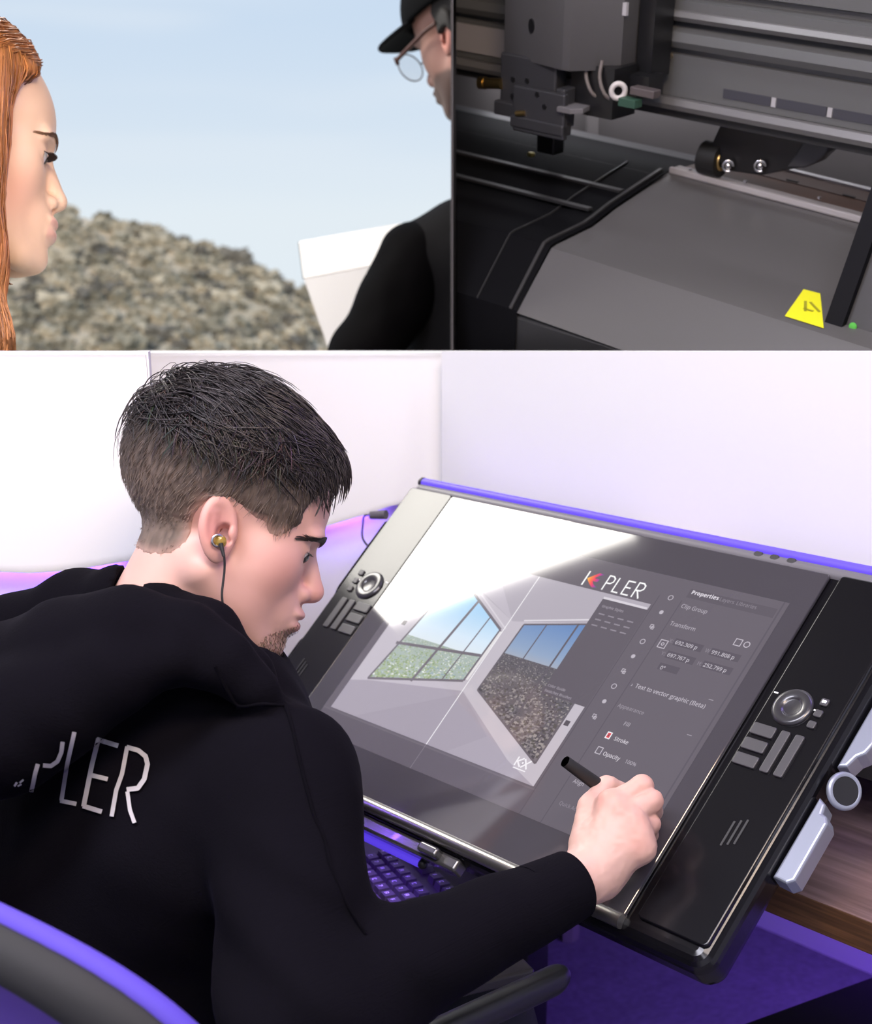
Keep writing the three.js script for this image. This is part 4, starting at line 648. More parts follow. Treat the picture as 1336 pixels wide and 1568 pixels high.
// ---------------------------------------------------------------- the man drawing
const HEAD_T = 1.33, HS = 1.023;
{
  const person = thing('person', 'man in a black hoodie with earphones drawing on the pen display', 'person');
  const CB = new THREE.Matrix4().makeBasis(V(1, 0, 0), UPV, FW.clone().negate());      // right, up, towards the camera
  const dir = (x, y, z) => V(x, y, z).transformDirection(CB);
  const psi = 13 * RAD, F = dir(Math.cos(20 * RAD) * Math.cos(psi), -Math.sin(20 * RAD) * Math.cos(psi), -Math.sin(psi)), U0 = dir(Math.sin(20 * RAD), Math.cos(20 * RAD), 0.03), S = F.clone().cross(U0).normalize(), U = S.clone().cross(F).normalize();
  const HO = at(335, 820, HEAD_T), HM = basis(F.clone().multiplyScalar(HS), U.clone().multiplyScalar(HS), S.clone().multiplyScalar(HS), HO);
  const L = (px, py) => { const dx = px - 335, dy = 820 - py; return [(0.9397 * dx - 0.342 * dy) / 1635, (0.342 * dx + 0.9397 * dy) / 1635]; };
  const headF = headField({ jaw: 1.0, nose: 1.0 });
  const toHead = (x, y, z) => V(x, y, z).applyMatrix4(HM);
  // neck in the head frame
  const neckA = V(-0.016, -0.035, 0), neckB = V(-0.030, -0.17, 0);
  const headNeck = (p) => smin(headF(p), sdCone(p, neckA, neckB, 0.050, 0.056), 0.02);
  const hairPoly = [[524, 738], [508, 742], [490, 752], [470, 766], [459, 780], [455, 800], [440, 812], [416, 824], [404, 818], [396, 800], [378, 792], [362, 776], [345, 766], [318, 768], [299, 790], [291, 826], [280, 842], [255, 852], [225, 850], [200, 838], [150, 835], [100, 700], [150, 540], [340, 520], [560, 600]].map(([a, b]) => L(a, b));
  const stub = [[478, 925], [462, 950], [440, 958], [405, 965], [385, 985], [400, 1030], [450, 1030], [470, 975]].map(([a, b]) => L(a, b));
  const skinC = (p, n) => {
    const x = p.x, y = p.y, z = p.z; let c = [0.67, 0.41, 0.345];
    const blot = 0.5 + 0.5 * fbm(x * 60, y * 60, z * 60, 3); c = c.map((v, i) => v * mix(0.93, 1.06, blot));
    const red = (cx, cy, cz, r, k) => { const w = k * Math.exp(-(((x - cx) ** 2 + (y - cy) ** 2 + (Math.abs(z) - cz) ** 2) / (r * r))); c[0] = mix(c[0], 0.64, w); c[1] = mix(c[1], 0.255, w); c[2] = mix(c[2], 0.22, w); };
    red(0.105, -0.02, 0, 0.016, 0.7); red(0.06, -0.012, 0.05, 0.03, 0.45); red(-0.008, 0.004, 0.083, 0.028, 0.75); red(0.07, 0.055, 0.03, 0.03, 0.25); red(0.03, -0.06, 0.05, 0.03, 0.2);
    const sd = polySD(stub, x, y) + 0.004 * fbm(x * 300, y * 300, z * 300, 2); const w = smooth(0.004, -0.008, sd) * 0.62 * (0.75 + 0.5 * noise3(x * 900, y * 900, z * 900)); c = c.map((v, i) => mix(v, [0.2, 0.13, 0.09][i], clamp(w)));
    if (x > 0.088 && Math.abs(z) < 0.023) { const up = Math.exp(-(((y + 0.0445) / 0.0052) ** 2)), lo = Math.exp(-(((y + 0.0565) / 0.0062) ** 2)), k = 0.75 * Math.max(up, lo) * smooth(0.024, 0.014, Math.abs(z)); c = c.map((v, i) => mix(v, [0.52, 0.215, 0.2][i], k)); }
    return c;
  };
  const localHead = surface(headNeck, [-0.13, -0.19, -0.105], [0.125, 0.155, 0.105], 0.0021, skinC).applyMatrix4(HM);
  // body core under the clothes, arms and the drawing hand
  const hd = V(0.73, 0, -0.683), rs = V(0.683, 0, 0.73);
  const Rs = at(430, 1200, 1.235), Ls = Rs.clone().addScaledVector(rs, -0.37).add(V(0, 0.012, 0)), Nb = toHead(-0.05, -0.15, 0);
  const Mid = Rs.clone().add(Ls).multiplyScalar(0.5), Pel = Mid.clone().addScaledVector(hd, -0.13).setY(0.56), Wa = Mid.clone().lerp(Pel, 0.55);
  const El = at(452, 1560, 1.13), Wr = onTab(912, 1338, 0.052), Lel = Ls.clone().addScaledVector(hd, 0.08).add(V(-0.02, -0.26, 0)), Lwr = Lel.clone().addScaledVector(hd, 0.2).addScaledVector(rs, 0.06).add(V(0, -0.04, 0));
  const HipR = Pel.clone().addScaledVector(rs, 0.09).add(V(0, -0.03, 0)), HipL = Pel.clone().addScaledVector(rs, -0.09).add(V(0, -0.03, 0));
  const KnR = HipR.clone().addScaledVector(hd, 0.42).addScaledVector(rs, 0.04).setY(0.53), KnL = HipL.clone().addScaledVector(hd, 0.38).addScaledVector(rs, 0.02).setY(0.53);
  const AnR = KnR.clone().addScaledVector(hd, 0.03).setY(0.1), AnL = KnL.clone().addScaledVector(hd, 0.0).setY(0.1), ToR = AnR.clone().addScaledVector(hd, 0.15).setY(0.04), ToL = AnL.clone().addScaledVector(hd, 0.15).setY(0.04);
  const core = bones([[Mid, Wa, 0.105, 0.105], [Wa, Pel, 0.105, 0.125], [Ls, Rs, 0.055, 0.055], [Nb, Mid, 0.05, 0.08], [Rs, El, 0.045, 0.036], [El, Wr, 0.036, 0.024], [Ls, Lel, 0.045, 0.036], [Lel, Lwr, 0.036, 0.026], [Pel, HipR, 0.1, 0.09], [Pel, HipL, 0.1, 0.09], [HipR, KnR, 0.075, 0.05], [HipL, KnL, 0.075, 0.05], [KnR, AnR, 0.05, 0.034], [KnL, AnL, 0.05, 0.034], [AnR, ToR, 0.034, 0.028], [AnL, ToL, 0.034, 0.028]], 0.04);
  const flat = () => [0.62, 0.375, 0.315];
  const bodyCore = surface(core, ...bounds([Ls, Rs, Pel, El, Lel, Wr, Lwr, KnR, KnL, ToR, ToL, AnR, Nb], 0.14), 0.013, flat);
  // right hand on the pen: knuckles, bent fingers and the thumb against the pen
  const H = (x, y, o) => onTab(x, y, o);
  const wrist = H(912, 1334, 0.050), palm = H(938, 1282, 0.050);
  const mcp = [H(938, 1232, 0.066), H(961, 1249, 0.063), H(976, 1272, 0.056), H(982, 1299, 0.045)];
  const pip = [H(984, 1204, 0.058), H(998, 1227, 0.052), H(995, 1262, 0.040), H(990, 1296, 0.028)];
  const dip = [H(984, 1222, 0.034), H(1000, 1243, 0.030), H(994, 1277, 0.020), H(986, 1304, 0.014)];
  const tip = [H(972, 1232, 0.018), H(984, 1246, 0.015), H(978, 1280, 0.010), H(972, 1308, 0.010)];
  const th = [H(898, 1290, 0.055), H(906, 1236, 0.056), H(930, 1204, 0.046), H(955, 1212, 0.028)];
  const penTip = H(972, 1242, 0.003), penEnd = at(887, 1181, onTab(887, 1181, 0).sub(EYE).dot(FW) - 0.105);
  const handF = (p) => {
    let d = sdCone(p, Wr.clone().lerp(El, 0.18), wrist, 0.027, 0.0255);
    d = smin(d, sdCone(p, wrist, palm, 0.024, 0.020), 0.02);
    for (let i = 0; i < 4; i++) d = smin(d, sdCone(p, wrist.clone().lerp(palm, 0.25), mcp[i], 0.0185, i === 3 ? 0.0125 : 0.0138), 0.016);
    d = smin(d, sdCone(p, mcp[0], mcp[3], 0.012, 0.0112), 0.012);
    const r = [0.0112, 0.0112, 0.0105, 0.0092];
    for (let i = 0; i < 4; i++) { const f = Math.min(sdCone(p, mcp[i], pip[i], r[i] * 1.12, r[i] * 0.98), smin(sdCone(p, pip[i], dip[i], r[i] * 0.98, r[i] * 0.86), sdCone(p, dip[i], tip[i], r[i] * 0.86, r[i] * 0.76), 0.003)); d = smin(d, smin(f, sdCone(p, pip[i], pip[i].clone().addScaledVector(TN, 0.001), r[i] * 0.98, r[i] * 0.98), 0.003), 0.0038); }
    const t = smin(sdCone(p, th[0], th[1], 0.0165, 0.0135), smin(sdCone(p, th[1], th[2], 0.0128, 0.0108), sdCone(p, th[2], th[3], 0.0105, 0.0088), 0.004), 0.008);
    d = smin(d, t, 0.012);
    // tendons and veins lift the back of the hand a little
    for (let i = 0; i < 4; i++) d = smin(d, sdCone(p, wrist.clone().lerp(mcp[i], 0.25).addScaledVector(TN, 0.0165), mcp[i].clone().addScaledVector(TN, 0.009), 0.0022, 0.0042), 0.006);
    return d;
  };
  // hand field is used often: keep its constants out of the loop
  const handSeg = [[Wr.clone().lerp(El, 0.18), wrist, 0.027, 0.0255, 0], [wrist, palm, 0.024, 0.020, 0.02]];
  const w25 = wrist.clone().lerp(palm, 0.25);
  for (let i = 0; i < 4; i++) handSeg.push([w25, mcp[i], 0.0185, i === 3 ? 0.0125 : 0.0138, 0.016]);
  handSeg.push([mcp[0], mcp[3], 0.012, 0.0112, 0.012]);
  const fr = [0.0112, 0.0112, 0.0105, 0.0092];
  for (let i = 0; i < 4; i++) { handSeg.push([mcp[i], pip[i], fr[i] * 1.08, fr[i], 0.003], [pip[i], dip[i], fr[i], fr[i] * 0.87, 0.0022], [dip[i], tip[i], fr[i] * 0.87, fr[i] * 0.76, 0.0022]); }
  handSeg.push([th[0], th[1], 0.0165, 0.0135, 0.012], [th[1], th[2], 0.0128, 0.0108, 0.004], [th[2], th[3], 0.0105, 0.0088, 0.003]);
  for (let i = 0; i < 4; i++) handSeg.push([wrist.clone().lerp(mcp[i], 0.3).addScaledVector(TN, 0.0175), mcp[i].clone().addScaledVector(TN, 0.0085), 0.002, 0.0042, 0.006]);
  const hand = (p) => { let d = 1e9; for (const s of handSeg) { const e = sdCone(p, s[0], s[1], s[2], s[3]); d = d === 1e9 ? e : e > d + 0.04 ? d : smin(d, e, s[4]); } return d; };
  const handN = (p) => hand(p) + 0.00035 * noise3(p.x * 210, p.y * 210, p.z * 210) + 0.0005 * noise3(p.x * 90, p.y * 90, p.z * 90);
  const handC = (p) => { let k = 0; for (let i = 0; i < 4; i++) { k = Math.max(k, 0.8 * Math.exp(-p.distanceToSquared(mcp[i].clone().addScaledVector(TN, 0.01)) / 0.00014), 0.5 * Math.exp(-p.distanceToSquared(pip[i]) / 0.0002)); } const b = 0.5 + 0.5 * fbm(p.x * 80, p.y * 80, p.z * 80, 3), m = mix(0.92, 1.06, b); return [mix(0.63, 0.66, k) * m, mix(0.40, 0.275, k) * m, mix(0.325, 0.215, k) * m]; };
  const handG = surface(handN, ...bounds([...mcp, ...pip, ...dip, ...tip, ...th, wrist, Wr.clone().lerp(El, 0.12)], 0.03), 0.0019, handC);
  mesh('body', joinBody([localHead, bodyCore, handG]), skinMat(), person);
  // nails are part of the look of the fingers: thumb and index tips turn away from the lens, so only the index edge shows
  // eyes, lashes and brows
  for (const s of [1, -1]) {
    const e = mesh('eye', new THREE.SphereGeometry(0.0122, 24, 18).translate(0.0700, 0.0120, s * 0.031).applyMatrix4(HM), std({ color: lin(0.55, 0.5, 0.48), roughness: 0.15 }), person);
    mesh('iris', new THREE.SphereGeometry(0.0078, 20, 14).translate(0.0755, 0.0090, s * 0.0315).applyMatrix4(HM), std({ color: lin(0.03, 0.03, 0.035), roughness: 0.15 }), e);
    const lash = [], brow = [];
    for (let i = 0; i < 70; i++) { const a = rr(-0.75, 0.75), b = V(0.0700 + 0.0138 * Math.cos(a), 0.0132, s * (0.031 + 0.0145 * Math.sin(a))); const o = V(0.8 * Math.cos(a), -0.5, s * 0.5 * Math.sin(a)).normalize(); lash.push({ pts: [b, b.clone().addScaledVector(o, 0.0022), b.clone().addScaledVector(o, 0.004).add(V(0, 0.0006, 0))], r: 0.00045, c: [0.012, 0.01, 0.01] }); }
    for (let i = 0; i < 520; i++) { const t = rnd(), z = mix(0.009, 0.050, t), y = 0.0258 + 0.0065 * Math.sin(t * 2.6) - 0.006 * t + rr(-0.0042, 0.0042) * (1 - 0.5 * t); let p = V(0.11, y, s * z); for (let k = 0; k < 26; k++) p.x -= headF(p) * 0.8; p.x += 0.0006; const d = V(-0.35 * t - 0.05, 0.35 * (1 - 1.6 * t), s * 1).normalize(); const n = grad(headF, p); d.addScaledVector(n, 0.12 - d.dot(n)).normalize(); brow.push({ pts: [p, p.clone().addScaledVector(d, 0.0045), p.clone().addScaledVector(d, 0.0085).addScaledVector(n, -0.0006)], r: 0.00042, c: [0.05, 0.037, 0.03].map((v) => v * rr(0.6, 1.6)) }); }
    mesh('eyelashes', strands(lash).applyMatrix4(HM), std({ vertexColors: true, roughness: 0.6 }), person); mesh('eyebrow', strands(brow).applyMatrix4(HM), std({ vertexColors: true, roughness: 0.6 }), person);
  }
  // hair: scalp shell, short sides and the longer top
  const quiff = (p) => sdEll(p.x - 0.0405, p.y - 0.083, p.z, 0.0525, 0.041, 0.058);
  const volF = (p) => { const top = smooth(0.06, 0.11, p.y), th = mix(0.0012, 0.0042, smooth(-0.05, 0.06, p.y)) + 0.0062 * top; let d = (p.y < 0.0 ? headNeck(p) : headF(p)) - th * (p.y < 0.045 ? smooth(0.004, -0.014, polySD(hairPoly, p.x, p.y)) : 1); if (p.y > 0.03) d = smin(d, quiff(p), 0.018); return d; };
  const shellF = (p) => smax(volF(p) + 0.0008 * noise3(p.x * 260, p.y * 150, p.z * 260), polySD(hairPoly, p.x, p.y) + 0.0012 * noise3(p.x * 420, p.y * 420, p.z * 200), 0.003);
  const hairC = (p) => { const k = smooth(0.0, 0.095, p.y + 0.008 * noise3(p.x * 90, 3, p.z * 90)), n = 0.85 + 0.35 * noise3(p.x * 400, p.y * 120, p.z * 400); const sk = p.y < 0.03 ? smooth(-0.013, 0.001, polySD(hairPoly, p.x, p.y)) * 0.8 : 0; return [mix(mix(0.17, 0.030, k) * n, 0.52, sk), mix(mix(0.125, 0.0235, k) * n, 0.33, sk), mix(mix(0.098, 0.0235, k) * n, 0.27, sk)]; };
  const shell = surface(shellF, [-0.135, -0.085, -0.1], [0.115, 0.165, 0.1], 0.0032, hairC);
  const hair = mesh('hair', shell.clone().applyMatrix4(HM), std({ vertexColors: true, roughness: 0.75 }), person);
  const sp = shell.attributes.position, list = [], count = sp.count;
  const walk = (p, d, n, step, lift, wav, ph) => { const pts = [p.clone()]; let q = p.clone(), v = d.clone(); for (let i = 1; i < n; i++) { v.add(V(noise3(ph, i * 0.7, 1), noise3(ph, i * 0.7, 5), noise3(ph, i * 0.7, 9)).multiplyScalar(wav)).normalize(); q = q.clone().addScaledVector(v, step); const s = volF(q), nn = grad(volF, q); q.addScaledVector(nn, (0.0006 + lift * Math.sin(i / n * 2.6) - s) * (s < lift ? 1 : 0.35)); pts.push(q); v.addScaledVector(nn, -v.dot(nn) * 0.7).normalize(); } return pts; };
  for (let i = 0; i < 9500; i++) {
    const k = Math.floor(rnd() * count), p = V(sp.getX(k), sp.getY(k), sp.getZ(k)); if (p.y > 0.098 || p.z < -0.05) continue;
    if (polySD(hairPoly, p.x, p.y) > -0.0035) continue;
    const n = grad(headF, p); let d = V(-0.35 + 0.4 * smooth(0.0, 0.05, p.x), -1, 0).add(V(rr(-0.25, 0.25), 0, rr(-0.2, 0.2))); d.addScaledVector(n, -d.dot(n)).normalize();
    const up = smooth(-0.02, 0.09, p.y), len = mix(0.004, 0.017, up) * rr(0.7, 1.2), c = hairC(p), l = rr(0.75, 1.6);
    list.push({ pts: [p.clone().addScaledVector(n, -0.001), p.clone().addScaledVector(d, len * 0.5).addScaledVector(n, 0.0010), p.clone().addScaledVector(d, len).addScaledVector(n, rr(0.0002, 0.0022))], r: mix(0.00032, 0.00055, up), c: c.map((v, j) => v * l * [1, 0.98, 0.96][j]) });
  }
  for (let i = 0; i < 5200; i++) {
    const k = Math.floor(rnd() * count), p = V(sp.getX(k), sp.getY(k), sp.getZ(k)); if (p.y < 0.072 || polySD(hairPoly, p.x, p.y) > -0.006) continue;
    const n = grad(headF, p), back = smooth(0.0, -0.06, p.x);
    let d = V(mix(1, 0.25, back), -0.15, mix(0.25, 0.9, back) * (p.z > -0.02 ? 1 : -1) * rr(0.3, 1)).add(V(noise3(p.x * 38, p.y * 38, p.z * 38) * 0.6, 0.1, noise3(p.x * 38 + 9, p.y * 38, p.z * 38) * 0.7)).add(V(rr(-0.12, 0.12), rr(-0.1, 0.1), rr(-0.12, 0.12))); d.addScaledVector(n, -d.dot(n)).normalize();
    const l = rr(0.5, 1.9); list.push({ pts: walk(p, d, 8, rr(0.006, 0.0115) * (p.x > 0.02 ? 0.5 : 1), rr(0.001, mix(0.004, 0.010, back)), 0.14, Math.floor(p.x * 60) * 7 + Math.floor(p.z * 60) * 3.7 + rr(0, 0.6)), r: rr(0.00045, 0.0010), c: [0.028 * l, 0.023 * l, 0.024 * l] });
  }
  // loose curls standing off the crown
  for (let i = 0; i < 150; i++) {
    const a = rr(-0.085, 0.02), p = V(a, 0, rr(-0.03, 0.045)); p.y = 0.16; for (let k = 0; k < 40; k++) p.y -= Math.max(0, shellF(p)) * 0.7 + 0.0001;
    const h = rr(0.004, 0.017) * (1 - smooth(0.0, 0.03, a) * 0.5), w = rr(0.012, 0.03), sg = rnd() < 0.62 ? -1 : 1; const pts = []; for (let k = 0; k < 8; k++) { const t = k / 7; pts.push(V(p.x + sg * w * t, p.y + h * Math.sin(t * 2.9) - 0.02 * t * t * (sg < 0 ? 1 : 0.5) - 0.002, p.z + 0.012 * Math.sin(t * 2 + i))); }
    list.push({ pts, r: rr(0.0004, 0.0008), c: [0.02, 0.017, 0.018] });
  }
  for (let i = 0; i < 260; i++) {   // locks hanging over the side
    const p = V(rr(-0.09, 0.03), 0.098 + rr(-0.02, 0.015), 0.04); for (let k = 0; k < 24; k++) p.z -= shellF(p) * 0.7;
    const pts = walk(p, V(rr(-0.35, 0.5), -1, 0.2).normalize(), 7, rr(0.0045, 0.0075), rr(0.003, 0.008), 0.3, i * 9.1); list.push({ pts, r: rr(0.0004, 0.0009), c: [0.026, 0.02, 0.018].map((v) => v * rr(0.7, 1.8)) });
  }
  const hs = mesh('hair_strands', strands(list).applyMatrix4(HM), std({ vertexColors: true, roughness: 0.42 }), hair); hs.userData.kind = 'stuff';
  // beard stubble under the lip and on the chin
  const bl = []; for (let i = 0; i < 1500; i++) { const [bx, by] = [rr(0.05, 0.1), rr(-0.1, -0.05)]; if (polySD(stub, bx, by) > -0.001) continue; const p = V(bx, by, 0.07); for (let k = 0; k < 22; k++) p.z -= headF(p) * 0.8; if (Math.abs(headF(p)) > 0.002) continue; const n = grad(headF, p), d = V(0.1, -1, 0.1).addScaledVector(n, 0.5).normalize(); bl.push({ pts: [p, p.clone().addScaledVector(d, 0.0012), p.clone().addScaledVector(d, 0.0022)], r: 0.00022, c: [0.11, 0.075, 0.05].map((v) => v * rr(0.5, 1.8)) }); }
  const be = mesh('beard', strands(bl).applyMatrix4(HM), std({ vertexColors: true, roughness: 0.6 }), person); be.userData.kind = 'stuff';

  // hoodie: body, sleeves with folds, hood, cuffs, lettering
  const cuff = Wr.clone().lerp(El, 0.10);
  const fold = (p) => 0.0052 * noise3(p.x * 13 + 3, p.y * 11 + p.x * 6, p.z * 13) + 0.0022 * noise3(p.x * 30 + p.y * 14, p.y * 20, p.z * 30);
  const Sc = Mid.clone().addScaledVector(hd, -0.05).add(V(0, -0.08, 0));
  const arm = (p) => {
    let d = sdCone(p, Rs, El, 0.070, 0.060); d = smin(d, sdCone(p, El, cuff, 0.058, 0.0345), 0.03);
    const a = El.clone(); const te = p.distanceTo(El); d += 0.0045 * Math.sin(p.y * 95 + p.x * 60 + 3 * noise3(p.x * 8, p.y * 8, p.z * 8)) * smooth(0.2, 0.03, te) ; return d;
  };
  const torso = bones([[Mid.clone().add(V(0, -0.03, 0)), Wa, 0.135, 0.132], [Wa, Pel, 0.132, 0.15], [Ls, Rs, 0.078, 0.068], [Sc.clone().addScaledVector(rs, -0.1), Sc.clone().addScaledVector(rs, 0.1), 0.1, 0.1], [Nb.clone().add(V(0, -0.03, 0)), Mid, 0.075, 0.12], [Ls, Lel, 0.072, 0.06], [Lel, Lwr, 0.06, 0.04]], 0.06);
  const hood = [];
  const chain = (pts, k) => { for (let i = 0; i + 1 < pts.length; i++) hood.push([at(...pts[i].slice(0, 3)), at(...pts[i + 1].slice(0, 3)), pts[i][3], pts[i + 1][3], k]); };
  const hoodRoll = [[[-60, 1010, 1.42, 0.045], [40, 978, 1.40, 0.045], [120, 937, 1.37, 0.042], [180, 915, 1.33, 0.024], [250, 940, 1.28, 0.026], [320, 972, 1.24, 0.026], [380, 1030, 1.23, 0.020], [418, 1085, 1.24, 0.016]], [[-80, 1085, 1.26, 0.06], [20, 1062, 1.24, 0.062], [110, 1022, 1.22, 0.058], [200, 985, 1.205, 0.045], [285, 985, 1.20, 0.032], [345, 1012, 1.195, 0.024], [392, 1055, 1.20, 0.018], [425, 1095, 1.21, 0.012]], [[-90, 1160, 1.2, 0.055], [0, 1120, 1.19, 0.055], [80, 1075, 1.185, 0.045], [170, 1030, 1.18, 0.034], [260, 1005, 1.18, 0.022]]];
  const hoodParts = hoodRoll.map((c) => c.slice(0, -1).map((q, i) => [at(q[0], q[1], q[2]), at(c[i + 1][0], c[i + 1][1], c[i + 1][2]), q[3], c[i + 1][3]]));
  const hoodF = (p) => { let d = 1e9; for (const c of hoodParts) { let e = 1e9; for (const b of c) e = e === 1e9 ? sdCone(p, ...b) : smin(e, sdCone(p, ...b), 0.02); d = d === 1e9 ? e : smin(d, e, 0.008); } return d + fold(p) * 0.8; };
  const collarClip = (p) => { const q = p.clone().applyMatrix4(HMI); return smin(headF(q), sdCone(q, neckA, neckB, 0.050, 0.056), 0.02) * HS - 0.003; };
  const HMI = HM.clone().invert();
  const hoodieF = (p) => { let d = smin(torso(p) + fold(p), arm(p) + fold(p) * 0.7, 0.028); d = smin(d, hoodF(p), 0.008); const w = Math.hypot(p.x - HO.x, p.y - HO.y, p.z - HO.z); if (w < 0.3) d = smax(d, -collarClip(p), 0.004); const c = p.clone().sub(cuff).dot(cuff.clone().sub(El).normalize()); d = smax(d, c - 0.002, 0.003); return Math.max(d, -(handClose(p))); };
  const handClose = (p) => 1e3;
  const seamN = tex(256, 256, (u, v) => 0.5 + 0.25 * tnoise(u, v, 110) + 0.2 * tnoise(u, v, 40, 2), false, 14, 14);
  const cloth = phy({ color: lin(0.0042, 0.0037, 0.0060), roughness: 0.95, specularIntensity: 0.12, sheen: 0.14, sheenColor: lin(0.10, 0.085, 0.16), sheenRoughness: 0.6, bumpMap: seamN, bumpScale: 0.0004 });
  const hb = bounds([Ls, Rs, Pel, El, Lel, cuff, Lwr, Nb], 0.16); hb[0][0] -= 0.06;
  const hoodie = mesh('hoodie', surface(hoodieF, hb[0], hb[1], 0.0075), cloth, person);
  mesh('cuff', cylBetween(cuff.clone().lerp(El, 0.15), cuff.clone().lerp(El, -0.012), 0.0365, 0.0335, 40), cloth, hoodie);
  // seams along the shoulder and sleeve, laid on the cloth
  const toCloth = (x, y, lift = 0) => { const r = rayDir(x, y).normalize(); let q = EYE.clone().addScaledVector(r, 0.85); for (let i = 0; i < 90; i++) { const d = hoodieF(q); if (Math.abs(d) < 0.0003) break; q.addScaledVector(r, d * 0.7); } return q.addScaledVector(r, -lift); };
  const seam = (pts) => tube(pts.map(([x, y]) => toCloth(x, y, 0.0003)), 0.0016, 60, 6);
  mesh('seam', seam([[437, 1080], [447, 1110], [456, 1150], [468, 1200], [482, 1250], [497, 1285], [508, 1330], [530, 1380], [560, 1430]]), cloth, hoodie);
  mesh('seam', seam([[330, 1020], [350, 1060], [365, 1080], [400, 1078], [437, 1080]]), cloth, hoodie);
  // lettering across the back, strokes laid on the cloth
  const ink = std({ color: lin(0.5, 0.48, 0.49), roughness: 0.6, side: THREE.DoubleSide });
  const letter = (strokes) => { const out = []; for (const s of strokes) { const [w, ...P] = s, pts = []; for (let i = 0; i + 1 < P.length; i++) for (let k = 0; k < 10; k++) pts.push([mix(P[i][0], P[i + 1][0], k / 10), mix(P[i][1], P[i + 1][1], k / 10)]); pts.push(P[P.length - 1]); const pos = [], idx = []; for (let i = 0; i < pts.length; i++) { const a = pts[Math.max(0, i - 1)], b = pts[Math.min(pts.length - 1, i + 1)], dx = b[0] - a[0], dy = b[1] - a[1], l = Math.hypot(dx, dy) || 1; for (const q of [-1, 1]) { const v = toCloth(pts[i][0] - dy / l * w * q, pts[i][1] + dx / l * w * q, 0.0034); pos.push(v.x, v.y, v.z); } if (i) { const k = i * 2; idx.push(k - 2, k - 1, k + 1, k - 2, k + 1, k); } } const g = new THREE.BufferGeometry(); g.setAttribute('position', new THREE.Float32BufferAttribute(pos, 3)); g.setIndex(idx); g.computeVertexNormals(); out.push(g); } return merge(out); };
  const lt = (s) => mesh('letter', letter(s), ink, hoodie);
  lt([[3.2, [96, 1136], [94, 1152], [88, 1166], [78, 1173], [66, 1172]], [3.2, [58, 1170], [54, 1184], [48, 1213]]]);
  lt([[3.2, [114, 1121], [103, 1170], [94, 1226]], [3.2, [92, 1226], [117, 1231]]]);
  lt([[3.6, [151, 1131], [141, 1170], [128, 1235]], [3.6, [148, 1132], [181, 1142]], [3.4, [140, 1187], [165, 1193]], [3.6, [127, 1234], [156, 1243]]]);
  lt([[3.2, [195, 1143], [187, 1185], [178, 1210], [171, 1250]], [3.6, [194, 1144], [212, 1149], [223, 1158], [226, 1170], [221, 1193], [211, 1207], [194, 1209]], [3.0, [195, 1212], [199, 1240], [206, 1260]]]);
  lt([[1.6, [22, 1204], [26, 1198]], [1.4, [30, 1199], [36, 1194]], [1.2, [27, 1204], [33, 1201]]]);
  // trousers and shoes
  const trF = bones([[Pel.clone().add(V(0, -0.04, 0)), HipR, 0.13, 0.11], [Pel.clone().add(V(0, -0.04, 0)), HipL, 0.13, 0.11], [HipR, KnR, 0.095, 0.068], [HipL, KnL, 0.095, 0.068], [KnR, AnR, 0.068, 0.058], [KnL, AnL, 0.068, 0.058]], 0.04);
  mesh('trousers', surface(trF, ...bounds([Pel, HipR, HipL, KnR, KnL, AnR, AnL], 0.15), 0.012), std({ color: lin(0.02, 0.022, 0.03), roughness: 0.95 }), person);
  for (const [a, b] of [[AnR, ToR], [AnL, ToL]]) { const f = (p) => smax(smin(sdCone(p, a.clone().setY(0.07), b.clone().setY(0.045), 0.05, 0.04), sdCone(p, a, a.clone().setY(0.12), 0.045, 0.045), 0.03), -p.y, 0.01); mesh('shoe', surface(f, ...bounds([a, b], 0.09), 0.008), M.black, person); }
  // earphone and its wire
  const ep = thing('earphone', 'clear amber earphone with a thin black wire in the man\'s ear', 'earphone');
  const ec = at(337, 829, HEAD_T - 0.082);
  mesh('earphone_shell', new THREE.SphereGeometry(0.0062, 24, 18).scale(1, 1.05, 0.8).translate(ec.x, ec.y, ec.z), phy({ color: lin(0.34, 0.22, 0.03), roughness: 0.12, clearcoat: 1, metalness: 0.2 }), ep);
  mesh('earphone_rim', new THREE.TorusGeometry(0.0052, 0.0012, 10, 28).rotateY(0.5).translate(ec.x - 0.0015, ec.y + 0.0015, ec.z + 0.0035), M.steel, ep);
  mesh('wire', tube([at(338, 836, HEAD_T - 0.088), at(343, 850, HEAD_T - 0.087), at(344, 870, HEAD_T - 0.084), at(342, 890, HEAD_T - 0.083), at(340, 910, HEAD_T - 0.083), at(342, 930, HEAD_T - 0.082), at(345, 952, HEAD_T - 0.09)], 0.0011, 60, 8), M.black, ep);
  mesh('strain_relief', cylBetween(at(338, 832, HEAD_T - 0.087), at(343, 852, HEAD_T - 0.0875), 0.0022, 0.0015, 12), M.black, ep);
  // the pen
  const pen = thing('stylus', 'black stylus held in the man\'s hand', 'stylus');
  const ax = penEnd.clone().sub(penTip), PL = ax.length();
  const prof = [[0, 0], [0.0008, 0.001], [0.0012, 0.006], [0.0042, 0.016], [0.0062, 0.03], [0.0068, 0.06], [0.0058, 0.1], [0.0056, PL - 0.012], [0.0052, PL - 0.004], [0.004, PL - 0.001], [0, PL]].map((q) => new THREE.Vector2(...q));
  const pg = new THREE.LatheGeometry(prof, 28); pg.applyQuaternion(new THREE.Quaternion().setFromUnitVectors(V(0, 1, 0), ax.clone().normalize())); pg.translate(penTip.x, penTip.y, penTip.z);
  mesh('barrel', pg, std({ color: lin(0.012, 0.012, 0.012), roughness: 0.55 }), pen);
